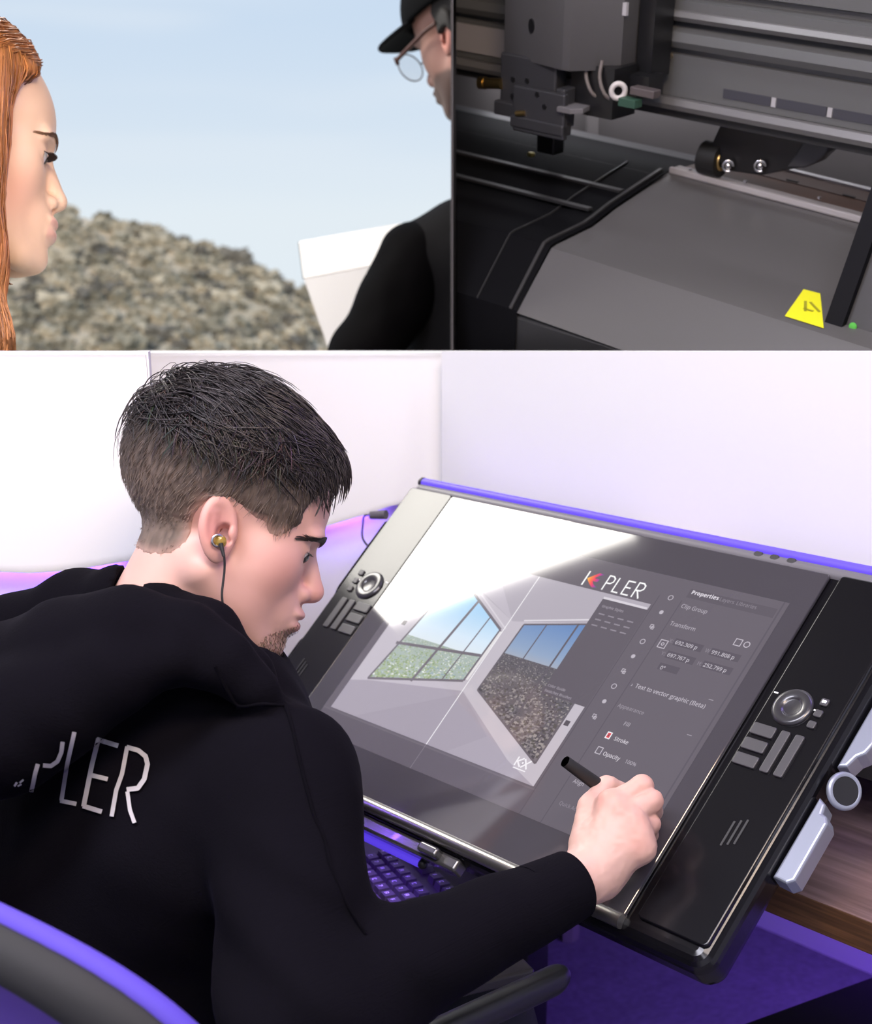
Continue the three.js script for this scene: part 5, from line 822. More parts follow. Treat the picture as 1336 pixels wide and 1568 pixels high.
  mesh('eraser', new THREE.SphereGeometry(0.0038, 16, 12).translate(penEnd.x, penEnd.y, penEnd.z), std({ color: lin(0.03, 0.03, 0.03), roughness: 0.4 }), pen);
}

// ---------------------------------------------------------------- the woman on the terrace
{
  const person = thing('person', 'woman with long auburn hair in profile behind the low wall', 'person');
  const CB = new THREE.Matrix4().makeBasis(V(1, 0, 0), UPV, FW.clone().negate()), dir = (x, y, z) => V(x, y, z).transformDirection(CB);
  const th = 5 * RAD, F = dir(Math.cos(th), -Math.sin(th), -0.42), U0 = dir(Math.sin(th), Math.cos(th), 0.0), S = F.clone().cross(U0).normalize(), U = S.clone().cross(F).normalize(), K = 1.19, T0 = 1.60, sc = 2125 / T0 * K;
  const PX0 = -69, PY0 = 246, HO = at(PX0, PY0, T0), HM = basis(F.clone().multiplyScalar(K), U.clone().multiplyScalar(K), S.clone().multiplyScalar(K), HO);
  const L = (px, py) => { const dx = px - PX0, dy = PY0 - py; return [(Math.cos(th) * dx - Math.sin(th) * dy) / sc, (Math.sin(th) * dx + Math.cos(th) * dy) / sc]; };
  const base = headField({ jaw: 0.92, nose: 0.86, lip: 0.9, brow: 0.75 });
  const head = (p) => { const q = V(p.x, p.y < 0.03 && p.y > -0.04 ? p.y : p.y, p.z); return base(q); };
  const nA = V(-0.02, -0.035, 0), nB = V(-0.045, -0.17, 0), hn = (p) => smin(head(p), sdCone(p, nA, nB, 0.046, 0.050), 0.02);
  const skin = (p) => { let c = [0.95, 0.66, 0.42]; const b = 0.5 + 0.5 * fbm(p.x * 50, p.y * 50, p.z * 50, 3); c = c.map((v) => v * mix(0.97, 1.03, b)); const w = 0.4 * Math.exp(-((p.x - 0.05) ** 2 + (p.y + 0.03) ** 2 + (Math.abs(p.z) - 0.05) ** 2) / 0.0009); c[1] = mix(c[1], 0.37, w); c[2] = mix(c[2], 0.25, w); if (p.x > 0.088 && Math.abs(p.z) < 0.022) { const k = 0.6 * Math.max(Math.exp(-(((p.y + 0.0445) / 0.005) ** 2)), Math.exp(-(((p.y + 0.0565) / 0.006) ** 2))); c = c.map((v, i) => mix(v, [0.75, 0.36, 0.3][i], k)); } return c; };
  const hg = surface(hn, [-0.13, -0.19, -0.105], [0.125, 0.155, 0.105], 0.003, skin).applyMatrix4(HM);
  const loc = (x, y, z) => V(x, y, z).applyMatrix4(HM);
  const Nb = loc(-0.045, -0.16, 0), X = V(0.96, 0, -0.1).normalize(), Z = V(0.1, 0, 0.96).normalize();
  const Ch = V(Nb.x - 0.04, 1.18, Nb.z - 0.11), Pel = V(Nb.x - 0.05, 0.88, Nb.z - 0.12), Rs = Ch.clone().addScaledVector(Z, 0.02).add(V(-0.02, 0.06, 0)), Ls = Ch.clone().addScaledVector(Z, -0.2).add(V(0, 0.06, 0));
  const El = Rs.clone().add(V(0.0, -0.27, -0.02)), Wr = El.clone().add(V(0.03, -0.22, -0.02)), Lel = Ls.clone().add(V(0.02, -0.27, 0)), Lwr = Lel.clone().add(V(0.03, -0.22, 0));
  const hR = Pel.clone().addScaledVector(Z, 0.03), hL = Pel.clone().addScaledVector(Z, -0.1), kR = hR.clone().setY(0.48), kL = hL.clone().setY(0.48), aR = hR.clone().setY(0.09).add(V(-0.02, 0, 0)), aL = hL.clone().setY(0.09).add(V(-0.02, 0, 0));
  const fing = []; for (const [w, e] of [[Wr, El], [Lwr, Lel]]) { const d = w.clone().sub(e).normalize(), pm = w.clone().addScaledVector(d, 0.075); fing.push([w, pm, 0.022, 0.024]); for (let i = 0; i < 4; i++) { const k = pm.clone().add(V(0, 0.018 - i * 0.012, 0.012 - i * 0.008)), m = k.clone().addScaledVector(d, 0.032).add(V(0, -0.006, 0)); fing.push([k, m, 0.0088, 0.0082], [m, m.clone().addScaledVector(d, 0.02 + 0.004 * (i === 1)).add(V(0, -0.016, 0)), 0.0082, 0.0072]); } fing.push([w.clone().lerp(pm, 0.35), w.clone().lerp(pm, 0.9).add(V(0, 0.035, 0.01)), 0.011, 0.009]); }
  const core = bones([[Nb, Ch, 0.045, 0.085], [Ch, Pel, 0.095, 0.115], [Ls, Rs, 0.045, 0.045], [Rs, El, 0.038, 0.032], [El, Wr, 0.032, 0.022], [Ls, Lel, 0.038, 0.032], [Lel, Lwr, 0.032, 0.022], [Pel, hR, 0.1, 0.085], [Pel, hL, 0.1, 0.085], [hR, kR, 0.075, 0.05], [hL, kL, 0.075, 0.05], [kR, aR, 0.048, 0.032], [kL, aL, 0.048, 0.032], [aR, aR.clone().add(V(0.13, -0.05, 0)), 0.03, 0.025], [aL, aL.clone().add(V(0.13, -0.05, 0)), 0.03, 0.025], ...fing.map((f) => [...f, 0.006])], 0.03);
  const bg = surface(core, ...bounds([Nb, Ch, Pel, Ls, Rs, El, Lel, Wr.clone().add(V(0.14, 0, 0)), Lwr.clone().add(V(0.14, 0, 0)), aR, aL, aR.clone().add(V(0.14, -0.05, 0))], 0.13), 0.008, () => [0.95, 0.66, 0.42]);
  mesh('body', joinBody([hg, bg]), skinMat({ roughness: 0.45 }), person);
  for (const s of [1, -1]) {
    const e = mesh('eye', new THREE.SphereGeometry(0.0122, 24, 18).translate(0.0702, 0.0120, s * 0.031).applyMatrix4(HM), std({ color: lin(0.7, 0.66, 0.62), roughness: 0.15 }), person);
    mesh('iris', new THREE.SphereGeometry(0.0062, 20, 14).translate(0.0765, 0.0095, s * 0.0315).applyMatrix4(HM), std({ color: lin(0.06, 0.05, 0.04), roughness: 0.15 }), e);
    const lash = [], brow = [];
    for (let i = 0; i < 90; i++) { const a = rr(-0.9, 0.9), b = V(0.0690 + 0.0142 * Math.cos(a), 0.0135, s * (0.031 + 0.0148 * Math.sin(a))), o = V(0.9 * Math.cos(a) + 0.1, -0.25, s * 0.5 * Math.sin(a)).normalize(); lash.push({ pts: [b, b.clone().addScaledVector(o, 0.005), b.clone().addScaledVector(o, 0.009).add(V(0, 0.002, 0))], r: 0.0005, c: [0.05, 0.03, 0.02] }); }
    for (let i = 0; i < 260; i++) { const t = rnd(), z = mix(0.010, 0.049, t), y = 0.0275 + 0.0075 * Math.sin(t * 2.6) - 0.004 * t + rr(-0.0028, 0.0028) * (1 - 0.5 * t); const p = V(0.11, y, s * z); for (let k = 0; k < 26; k++) p.x -= head(p) * 0.8; p.x += 0.0006; const d = V(-0.35 * t, 0.35 * (1 - 1.6 * t), s).normalize(), n = grad(head, p); d.addScaledVector(n, 0.14 - d.dot(n)).normalize(); brow.push({ pts: [p, p.clone().addScaledVector(d, 0.004), p.clone().addScaledVector(d, 0.0075)], r: 0.00045, c: [0.3, 0.17, 0.09] }); }
    mesh('eyelashes', strands(lash).applyMatrix4(HM), std({ vertexColors: true, roughness: 0.6 }), person); mesh('eyebrow', strands(brow).applyMatrix4(HM), std({ vertexColors: true, roughness: 0.6 }), person);
  }
  // long hair: cap, curtains on both sides and down the back
  const edge = [[58, 100], [48, 128], [15, 150], [0, 190], [-2, 240], [-9, 300], [-12, 345], [-6, 400], [0, 440], [4, 490], [4, 560], [-6, 700], [-300, 700], [-320, 100], [-100, 20], [40, 50]].map(([a, b]) => L(a, b));
  const side = (s) => [[V(0.022, 0.07, s * 0.056), V(0.022, -0.02, s * 0.068), 0.03, 0.027], [V(0.022, -0.02, s * 0.068), V(0.018, -0.10, s * 0.076), 0.027, 0.03], [V(0.018, -0.10, s * 0.076), V(0.026, -0.19, s * 0.074), 0.03, 0.03], [V(0.026, -0.19, s * 0.074), V(0.03, -0.31, s * 0.07), 0.03, 0.018], [V(-0.075, 0.05, s * 0.035), V(-0.085, -0.08, s * 0.045), 0.045, 0.042], [V(-0.085, -0.08, s * 0.045), V(-0.10, -0.28, s * 0.04), 0.042, 0.025]];
  const masses = [...side(1), ...side(-1)];
  const hairF = (p) => { let d = smax(head(p) - 0.011, polySD(edge, p.x, p.y), 0.006); for (const b of masses) d = smin(d, sdCone(p, b[0], b[1], b[2], b[3]), 0.022); d = smax(d, polySD(edge, p.x, p.y) - 0.001, 0.008); return d + 0.0016 * noise3(p.x * 120, p.y * 18, p.z * 160); };
  const tone = (p, n) => { const v = 0.8 + 0.4 * noise3(p.x * 260, p.y * 12, p.z * 260); return [0.44 * v, 0.175 * v, 0.05 * v]; };
  const hm = surface(hairF, [-0.17, -0.33, -0.125], [0.11, 0.17, 0.125], 0.0045, tone);
  const behind = (g) => { const p = g.attributes.position; for (let i = 0; i < p.count; i++) { const lim = mix(-1.59, -1.5, smooth(1.3, 1.5, p.getY(i))); if (p.getZ(i) > lim) p.setZ(i, lim - 0.0006 * Math.abs(p.getX(i) * 40 % 1)); } return g; };   // the hair falls behind the wall
  const hair = mesh('hair', behind(hm.clone().applyMatrix4(HM)), std({ vertexColors: true, roughness: 0.5 }), person);
  const hp = hm.attributes.position, list = [];
  for (let i = 0; i < 5200; i++) {
    const k = Math.floor(rnd() * hp.count), p = V(hp.getX(k), hp.getY(k), hp.getZ(k)); if (p.x < -0.11 || p.z < -0.06) continue;
    const pts = [p.clone()]; let q = p.clone(); const n = 8, st = rr(0.008, 0.017);
    for (let j = 1; j < n; j++) { const g = grad(hairF, q, 0.003), d = q.y > 0.09 ? V(-0.3 + 0.25 * (q.x > 0.03 ? -1 : 0), -0.5, q.z > 0 ? 0.8 : -0.8) : V(0.02, -1, 0); d.addScaledVector(g, -d.dot(g)).normalize(); q = q.clone().addScaledVector(d, st); q.addScaledVector(grad(hairF, q, 0.003), -hairF(q) + 0.0008 + 0.0012 * noise3(i, j * 0.5, 2)); pts.push(q); }
    const l = rr(0.55, 1.6), c = tone(p).map((v) => v * l), c2 = tone(pts[n - 1]).map((v) => v * l); list.push({ pts, r: rr(0.0005, 0.0011), c, c2 });
  }
  const hs = mesh('hair_strands', behind(strands(list).applyMatrix4(HM)), std({ vertexColors: true, roughness: 0.38 }), hair); hs.userData.kind = 'stuff';
  // cream blouse and trousers
  const top = bones([[Nb.clone().add(V(0, -0.05, 0)), Ch, 0.058, 0.105], [Ch, Pel, 0.112, 0.13], [Ls, Rs, 0.062, 0.062], [Rs, El, 0.056, 0.048], [El, Wr.clone().lerp(El, 0.15), 0.048, 0.034], [Ls, Lel, 0.056, 0.048], [Lel, Lwr.clone().lerp(Lel, 0.15), 0.048, 0.034]], 0.04);
  mesh('blouse', surface((p) => top(p) + 0.002 * noise3(p.x * 20, p.y * 14, p.z * 20), ...bounds([Nb, Ch, Pel, Ls, Rs, El, Lel, Wr, Lwr], 0.15), 0.01), std({ color: lin(0.82, 0.68, 0.5), roughness: 0.9 }), person);
  const tr = bones([[Pel, hR, 0.125, 0.1], [Pel, hL, 0.125, 0.1], [hR, kR, 0.09, 0.06], [hL, kL, 0.09, 0.06], [kR, aR, 0.06, 0.045], [kL, aL, 0.06, 0.045]], 0.03);
  mesh('trousers', surface(tr, ...bounds([Pel, hR, hL, aR, aL], 0.14), 0.012), std({ color: lin(0.1, 0.12, 0.2), roughness: 0.9 }), person);
  for (const a of [aR, aL]) { const f = (p) => smax(sdCone(p, a.clone().setY(0.05), a.clone().add(V(0.14, 0, 0)).setY(0.035), 0.045, 0.036), -p.y, 0.008); mesh('shoe', surface(f, ...bounds([a, a.clone().add(V(0.14, -0.06, 0))], 0.07), 0.008), M.black, person); }
}

// ---------------------------------------------------------------- the man with the cap on the terrace
{
  const person = thing('person', 'man in black with a dark cap and glasses facing away from the camera', 'person');
  const CB = new THREE.Matrix4().makeBasis(V(1, 0, 0), UPV, FW.clone().negate()), dir = (x, y, z) => V(x, y, z).transformDirection(CB).normalize();
  const K = 1.23, F = V(-0.7135, -0.3594, -0.6014).normalize(), U0 = V(-0.3187, 0.9309, -0.1782), S = F.clone().cross(U0).normalize(), U = S.clone().cross(F).normalize();
  const ear = at(680, 60, 2.62), HO = ear.clone().addScaledVector(S, 0.078 * K), HM = basis(F.clone().multiplyScalar(K), U.clone().multiplyScalar(K), S.clone().multiplyScalar(K), HO);
  const head = headField({}), loc = (x, y, z) => V(x, y, z).applyMatrix4(HM);
  const Nb = V(0.13, 1.46, -3.03), nk = Nb.clone().applyMatrix4(HM.clone().invert());
  const hn = (p) => smin(head(p), sdCone(p, V(-0.02, -0.04, 0), nk, 0.052, 0.058), 0.02);
  const beard = [[0.02, -0.035], [0.05, -0.03], [0.075, -0.036], [0.11, -0.04], [0.12, -0.12], [0.0, -0.13], [-0.01, -0.05]];
  const skin = (p) => { let c = [0.30, 0.16, 0.125]; const w = Math.exp(-((p.x + 0.006) ** 2 + (p.y + 0.0) ** 2) / 0.0006) * 0.6; c[0] = mix(c[0], 0.62, w); c[1] = mix(c[1], 0.22, w); c[2] = mix(c[2], 0.17, w); const k = smooth(0.004, -0.006, polySD(beard, p.x, p.y)); return c.map((v, i) => mix(v, [0.03, 0.022, 0.018][i], 0.75 * k)); };  // base skin tone darkened to stand for his backlit shade
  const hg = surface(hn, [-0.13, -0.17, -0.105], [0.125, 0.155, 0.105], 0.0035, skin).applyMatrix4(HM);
  const Ls = at(640, 402, 2.84), Rs = V(0.16, Ls.y - 0.01, Ls.z - 0.10), Mid = Ls.clone().add(Rs).multiplyScalar(0.5), Pel = V(0.03, 0.80, -3.02), Wa = Mid.clone().lerp(Pel, 0.5);
  const El = at(556, 545, 2.80), Wr = at(530, 640, 2.98), Rel = Rs.clone().add(V(0.0, -0.3, 0.0)), Rwr = Rel.clone().add(V(-0.14, -0.05, -0.12));
  const hL = Pel.clone().add(V(-0.1, -0.03, 0)), hR = Pel.clone().add(V(0.08, -0.03, -0.02)), kL = hL.clone().setY(0.44), kR = hR.clone().setY(0.44), aL = hL.clone().setY(0.08), aR = hR.clone().setY(0.08), toe = V(-0.09, -0.04, -0.1);
  const fing = []; for (const [w, e] of [[Wr, El], [Rwr, Rel]]) { const d = w.clone().sub(e).normalize(), pm = w.clone().addScaledVector(d, 0.085); fing.push([w, pm, 0.027, 0.03]); for (let i = 0; i < 4; i++) { const k = pm.clone().add(V(0.02 - i * 0.014, 0, 0.01 - i * 0.006)), m = k.clone().addScaledVector(d, 0.036).add(V(-0.008, 0, -0.004)); fing.push([k, m, 0.011, 0.01], [m, m.clone().addScaledVector(d, 0.012 + 0.005 * (i === 1)).add(V(-0.02, 0, -0.012)), 0.01, 0.009]); } fing.push([w.clone().lerp(pm, 0.3), w.clone().lerp(pm, 0.85).add(V(-0.03, 0.025, 0)), 0.0135, 0.0105]); }
  const core = bones([[Nb, Mid, 0.055, 0.11], [Mid, Wa, 0.12, 0.115], [Wa, Pel, 0.115, 0.125], [Ls, Rs, 0.055, 0.055], [Ls, El, 0.05, 0.042], [El, Wr, 0.042, 0.03], [Rs, Rel, 0.05, 0.042], [Rel, Rwr, 0.042, 0.03], [Pel, hL, 0.1, 0.09], [Pel, hR, 0.1, 0.09], [hL, kL, 0.08, 0.06], [hR, kR, 0.08, 0.06], [kL, aL, 0.058, 0.04], [kR, aR, 0.058, 0.04], [aL, aL.clone().add(toe), 0.04, 0.03], [aR, aR.clone().add(toe), 0.04, 0.03], ...fing.map((f) => [...f, 0.007])], 0.035);
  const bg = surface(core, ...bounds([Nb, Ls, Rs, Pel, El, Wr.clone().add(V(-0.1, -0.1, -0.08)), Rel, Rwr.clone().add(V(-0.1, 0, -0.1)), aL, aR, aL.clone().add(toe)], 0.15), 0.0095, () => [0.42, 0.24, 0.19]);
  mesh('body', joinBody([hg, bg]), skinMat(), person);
  for (const s of [1, -1]) { const e = mesh('eye', new THREE.SphereGeometry(0.0122, 20, 14).translate(0.0705, 0.0120, s * 0.031).applyMatrix4(HM), std({ color: lin(0.5, 0.46, 0.44), roughness: 0.2 }), person); mesh('iris', new THREE.SphereGeometry(0.006, 16, 12).translate(0.077, 0.0095, s * 0.0315).applyMatrix4(HM), M.black, e); }
  // cap: crown and bill
  const crown = (p) => { const d = smax(Math.min(headCap(p) - 0.010, 1), -(p.y - (0.052 - 0.10 * (p.x - 0.03) * (p.x < 0.03 ? 0.15 : -0.05))), 0.004); return smax(d, -(headCap(p) - 0.002), 0.002); };
  const headCap = (p) => smin(sdEll(p.x + 0.010, p.y - 0.060, p.z, 0.1, 0.090, 0.08), sdEll(p.x - 0.03, p.y - 0.055, p.z, 0.062, 0.062, 0.068), 0.02);
  const capM = phy({ color: lin(0.002, 0.002, 0.0025), roughness: 0.85, specularIntensity: 0.15 });
  const cap = mesh('cap', surface(crown, [-0.14, 0.03, -0.11], [0.13, 0.18, 0.11], 0.004).applyMatrix4(HM), capM, person);
  const bill = (p) => { const x = p.x - 0.115, r = Math.hypot((p.x - 0.075) / 0.098, p.z / 0.078), y = p.y - 0.066 + 0.16 * (p.x - 0.08) * 0.4 + 2.6 * p.z * p.z; return smax((r - 1) * 0.078, Math.abs(y) - 0.0034, 0.004) ; };
  mesh('bill', surface((p) => smax(bill(p), -(p.x - 0.055), 0.002), [0.03, 0.0, -0.1], [0.19, 0.12, 0.1], 0.003).applyMatrix4(HM), capM, cap);
  // short hair behind the ear
  const hf = (p) => smax(smax(head(p) - 0.006, polySD([[-0.012, 0.08], [0.012, 0.045], [0.006, 0.01], [-0.02, 0.012], [-0.03, -0.03], [-0.08, -0.05], [-0.16, 0.0], [-0.16, 0.1]], p.x, p.y), 0.003), p.y - 0.075, 0.004);
  mesh('hair', surface(hf, [-0.135, -0.07, -0.1], [0.03, 0.09, 0.1], 0.0045).applyMatrix4(HM), std({ color: lin(0.012, 0.01, 0.009), roughness: 0.8 }), person);
  // glasses
  const gl = thing('glasses', 'thin brown framed glasses worn by the man with the cap', 'glasses');
  const fm = std({ color: lin(0.06, 0.022, 0.016), roughness: 0.35 }), wire = std({ color: lin(0.12, 0.09, 0.07), roughness: 0.35, metalness: 0.5 });
  for (const s of [-1, 1]) {
    mesh('temple', tube([loc(0.004, 0.026, s * 0.080), loc(0.03, 0.026, s * 0.077), loc(0.075, 0.020, s * 0.073), loc(0.108, 0.016, s * 0.069)], 0.0042, 30, 10), fm, gl);
    mesh('hinge', cylBetween(loc(0.107, 0.021, s * 0.069), loc(0.109, 0.010, s * 0.066), 0.0045, 0.004), fm, gl);
    const c = [0.110, 0.006, s * 0.036], ring = []; for (let i = 0; i <= 40; i++) { const a = i / 40 * 2 * Math.PI; ring.push(loc(c[0] + 0.004 * Math.cos(a) * (s > 0 ? -1 : -1) * 0, c[1] + 0.0215 * Math.sin(a), c[2] + 0.029 * Math.cos(a))); }
    mesh('rim', new THREE.TubeGeometry(new THREE.CatmullRomCurve3(ring.slice(0, -1), true), 60, 0.0013, 8, true), wire, gl);
    const lens = new THREE.SphereGeometry(1, 28, 14).scale(0.0012, 0.0210, 0.0285).translate(...c).applyMatrix4(HM); mesh('lens', lens, phy({ color: 0xffffff, transmission: 1, thickness: 0, roughness: 0.02, ior: 1.5 }), gl);
  }
  mesh('bridge', tube([loc(0.110, 0.012, -0.008), loc(0.113, 0.015, 0), loc(0.110, 0.012, 0.008)], 0.0014), wire, gl);
  // jacket, sleeve and yoke
  const fold = (p) => 0.004 * noise3(p.x * 12, p.y * 14, p.z * 12) + 0.002 * noise3(p.x * 30, p.y * 26, p.z * 30);
  const Sl = El.clone().lerp(Wr, 0.85);
  const jk = bones([[Nb.clone().add(V(0, -0.05, 0)), Mid, 0.06, 0.12], [Mid, Wa, 0.135, 0.135], [Wa, Pel, 0.135, 0.15], [Ls, Rs, 0.078, 0.078], [Rs, Rel, 0.075, 0.062], [Rel, Rwr, 0.06, 0.045]], 0.05);
  const slv = bones([[Ls, El, 0.085, 0.066], [El, Sl, 0.066, 0.05]], 0.03);
  mesh('jacket', surface((p) => jk(p) + fold(p) * 0.7, ...bounds([Nb, Ls, Rs, Pel, Rel, Rwr], 0.17), 0.011), phy({ color: lin(0.010, 0.0095, 0.010), roughness: 0.9, specularIntensity: 0.15 }), person);
  mesh('sleeve', surface((p) => slv(p) + fold(p), ...bounds([Ls, El, Sl], 0.1), 0.009), phy({ color: lin(0.0013, 0.001, 0.0013), roughness: 0.9, specularIntensity: 0.15 }), person);
  const tr = bones([[Pel, hR, 0.13, 0.105], [Pel, hL, 0.13, 0.105], [hR, kR, 0.1, 0.072], [hL, kL, 0.1, 0.072], [kR, aR, 0.072, 0.055], [kL, aL, 0.072, 0.055]], 0.03);
  mesh('trousers', surface(tr, ...bounds([Pel, hR, hL, aR, aL], 0.15), 0.013), std({ color: lin(0.03, 0.03, 0.035), roughness: 0.9 }), person);
  for (const a of [aL, aR]) { const f = (p) => smax(sdCone(p, a.clone().setY(0.055), a.clone().add(toe).setY(0.04), 0.055, 0.045), -p.y, 0.008); mesh('shoe', surface(f, ...bounds([a, a.clone().add(toe)], 0.08), 0.01), M.black, person); }
  // white folded card in his hand
  const fo = thing('white_folder', 'white folded card held up by the man with the cap', 'folder');
  const slab = (q, th2) => { const n = q[1].clone().sub(q[0]).cross(q[3].clone().sub(q[0])).normalize().multiplyScalar(th2), v = [...q, ...q.map((p) => p.clone().add(n))], ix = [[0, 1, 2, 3], [7, 6, 5, 4], [0, 4, 5, 1], [1, 5, 6, 2], [2, 6, 7, 3], [3, 7, 4, 0]], pos = []; for (const f of ix) for (const k of [f[0], f[1], f[2], f[0], f[2], f[3]]) pos.push(v[k].x, v[k].y, v[k].z); const g = new THREE.BufferGeometry(); g.setAttribute('position', new THREE.Float32BufferAttribute(pos, 3)); g.computeVertexNormals(); return g; };
  const card = std({ color: lin(0.88, 0.86, 0.83), roughness: 0.75, side: THREE.DoubleSide });
  const W = (x, y, z = 3.3) => atZ(x, y, z), a = W(459, 371, 3.33), b = W(622, 342, 3.33), c = W(622, 398), d = W(466, 427), e = W(622, 640), f = W(541, 640);
  mesh('upper_flap', slab([d, c, b, a], 0.006), card, fo); mesh('lower_sheet', slab([f, e, c, d].map((p) => p.clone()), 0.006), card, fo);
  mesh('spine_edge', cylBetween(a.clone().add(V(-0.001, 0, 0)), d.clone().add(V(-0.001, 0, 0)), 0.0022, 0.0022, 8), std({ color: lin(0.08, 0.08, 0.07), roughness: 0.6 }), fo);
}

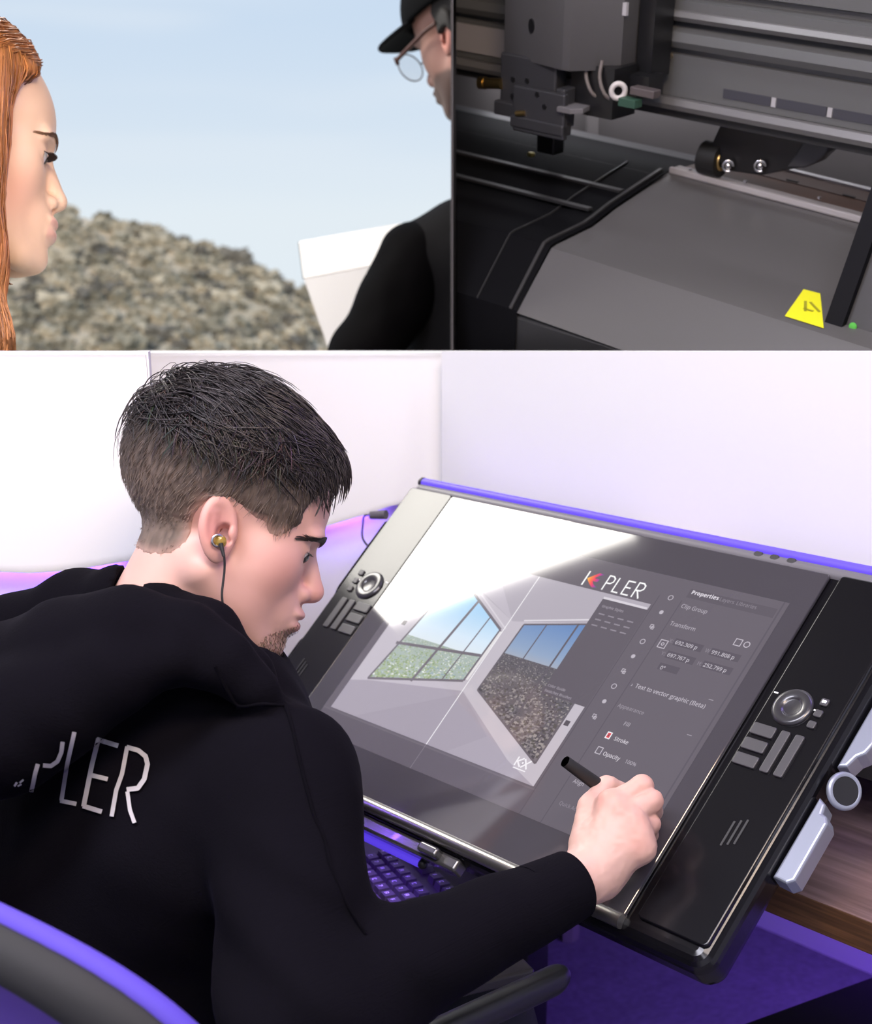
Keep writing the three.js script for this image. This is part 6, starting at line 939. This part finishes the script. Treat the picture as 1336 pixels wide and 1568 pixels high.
// ---------------------------------------------------------------- office chair
{
  const t = thing('office_chair', 'office chair with a violet edged mesh back and black armrests', 'chair');
  const hd = V(0.73, 0, -0.683), rs = V(0.683, 0, 0.73);
  const blackP = std({ color: lin(0.012, 0.012, 0.013), roughness: 0.75, bumpMap: tex(256, 256, (u, v) => 0.5 + 0.5 * tnoise(u, v, 120), false, 6, 6), bumpScale: 0.0006 });
  const violet = std({ color: lin(0.075, 0.045, 0.42), roughness: 0.75 }), purple = std({ color: lin(0.085, 0.04, 0.3), roughness: 0.7 });
  // back: outline in (across, up), bent round the sitter, leaning back
  const O = at(62, 1930, 1.02).addScaledVector(rs, -0.105);
  const lean = 0.129, hw = 0.30, topY = 0.30;
  const P = (x, y, z) => O.clone().addScaledVector(rs, x).addScaledVector(hd, z - lean * y + 1.1 * x * x).add(V(0, y, 0));
  const outline = (k) => { const o = [], n = 72; for (let i = 0; i < n; i++) { const a = i / n * 2 * Math.PI, c = Math.cos(a), s = Math.sin(a), e = 2 / 3.57; o.push([Math.sign(c) * Math.abs(c) ** e * (hw - k), Math.sign(s) * Math.abs(s) ** e * (topY - k)]); } return o; };
  const ringPts = (k, z) => outline(k).map(([x, y]) => P(x, y, z));
  const loft = (rings, closed) => { const n = rings[0].length, pos = [], idx = []; rings.forEach((r) => r.forEach((p) => pos.push(p.x, p.y, p.z))); const m = rings.length; for (let j = 0; j < (closed ? m : m - 1); j++) for (let i = 0; i < n; i++) { const a = j * n + i, b = j * n + (i + 1) % n, c = ((j + 1) % m) * n + i, d = ((j + 1) % m) * n + (i + 1) % n; idx.push(a, b, d, a, d, c); } const g = new THREE.BufferGeometry(); g.setAttribute('position', new THREE.Float32BufferAttribute(pos, 3)); g.setIndex(idx); g.computeVertexNormals(); return g; };
  mesh('back_edge', new THREE.TubeGeometry(new THREE.CatmullRomCurve3(ringPts(0.004, 0.012), true), 200, 0.0098, 12, true), violet, t);
  mesh('back_rim', loft([ringPts(0.0, 0.008), ringPts(-0.002, -0.002), ringPts(0.002, -0.015), ringPts(0.011, -0.022), ringPts(0.022, -0.023), ringPts(0.027, -0.017), ringPts(0.025, 0.0)], true), blackP, t);
  const panel = (() => { const rings = []; for (let j = 0; j <= 14; j++) { const k = j / 14, o = outline(0.025).map(([x, y]) => { const s = 1 - k * 0.98, w = 0.004 * Math.sin(x * 30 + y * 22) * k; return P(x * s, y * s, -0.010 - 0.010 * k * k + w); }); rings.push(o); } return loft(rings, false); })();
  purple.side = THREE.DoubleSide;
  mesh('back_mesh', panel, purple, t);
  mesh('back_cushion', (() => { const rings = []; for (let j = 0; j <= 10; j++) { const k = j / 10; rings.push(outline(0.02).map(([x, y]) => { const s = 1 - k * 0.98; return P(x * s, y * s, 0.004 + 0.02 * Math.sqrt(k)); })); } return loft(rings, false); })(), purple, t);
  mesh('back_rib', tube([P(-0.12, -0.29, -0.05), P(-0.09, -0.1, -0.055), P(-0.02, 0.12, -0.05), P(0.06, 0.22, -0.042)], 0.009, 40, 10), blackP, t);
  const seatC = P(-0.12, -0.26, 0.24).setY(0.46);
  const seat = mesh('seat', new RoundedBoxGeometry(0.52, 0.06, 0.46, 4, 0.028), purple, t); seat.position.copy(seatC).setY(0.405); seat.rotation.y = -Math.atan2(rs.z, rs.x);
  mesh('back_bracket', tube([P(0, -0.22, -0.05), P(0, -0.3, -0.04), seatC.clone().addScaledVector(hd, -0.1).setY(0.37), seatC.clone().setY(0.37)], 0.02, 30, 10), blackP, t);
  mesh('column', cylBetween(seatC.clone().setY(0.1), seatC.clone().setY(0.38), 0.028, 0.024), M.steel, t);
  for (let i = 0; i < 5; i++) { const a = i * 1.2566 + 0.4, d = V(Math.cos(a), 0, Math.sin(a)), e = seatC.clone().addScaledVector(d, 0.27); const lg = mesh('leg', cylBetween(seatC.clone().setY(0.11), e.clone().setY(0.075), 0.026, 0.016), M.black, t); mesh('castor', new THREE.TorusGeometry(0.018, 0.0105, 10, 20).translate(e.x, 0.0285, e.z), M.black, lg); }
  // armrests: pad on a bent tube
  for (const s of [1, -1]) {
    const a0 = s > 0 ? atY(845, 1503, 0.70) : seatC.clone().addScaledVector(rs, -0.29).addScaledVector(hd, 0.2).setY(0.70), a1 = a0.clone().addScaledVector(hd, -0.03).add(V(-0.175, 0, 0.115)).setY(0.70);
    const p1 = s > 0 ? atY(690, 1575, 0.70) : a0.clone().addScaledVector(hd, -0.26);
    const end = a0.clone(), st = p1.clone().add(p1.clone().sub(a0).setLength(0.1));
    const d = st.clone().sub(end).normalize();
    const pad = mesh('armrest', new THREE.CapsuleGeometry(0.0185, end.distanceTo(st), 8, 20).scale(1.35, 1, 0.8).applyQuaternion(new THREE.Quaternion().setFromUnitVectors(V(0, 1, 0), d)).translate((end.x + st.x) / 2, 0.70, (end.z + st.z) / 2), std({ color: lin(0.02, 0.02, 0.022), roughness: 0.4 }), t);
    mesh('armrest_post', tube([end.clone().lerp(st, 0.55).setY(0.69), end.clone().lerp(st, 0.55).lerp(seatC, 0.15).setY(0.58), seatC.clone().lerp(end.clone().lerp(st, 0.55), 0.75).setY(0.45), seatC.clone().setY(0.37)], 0.014, 30, 10), blackP, pad);
  }
}
// ---------------------------------------------------------------- black bag standing by the desk at the lower right
{
  const t = thing('equipment_bag', 'black padded bag at the lower right corner', 'bag');
  const p = V(0.468, 0, -1.5785);
  const fab = std({ color: lin(0.0012, 0.0012, 0.0015), roughness: 1 });
  t.position.set(p.x + 0.0503 + 0.12, 0, p.z + 0.0864 - 0.07); t.rotation.y = 0.5277;
  mesh('bag_body', new RoundedBoxGeometry(0.62, 0.43, 0.2, 4, 0.02).translate(0, 0.215, 0), fab, t);
  mesh('bag_flap', new RoundedBoxGeometry(0.63, 0.03, 0.21, 3, 0.008).translate(0, 0.435, 0), fab, t);
  mesh('bag_handle', tube([V(-0.08, 0.43, 0.1), V(-0.07, 0.38, 0.125), V(0.07, 0.38, 0.125), V(0.08, 0.43, 0.1)], 0.009), fab, t);
}

renderer.render(scene, camera);
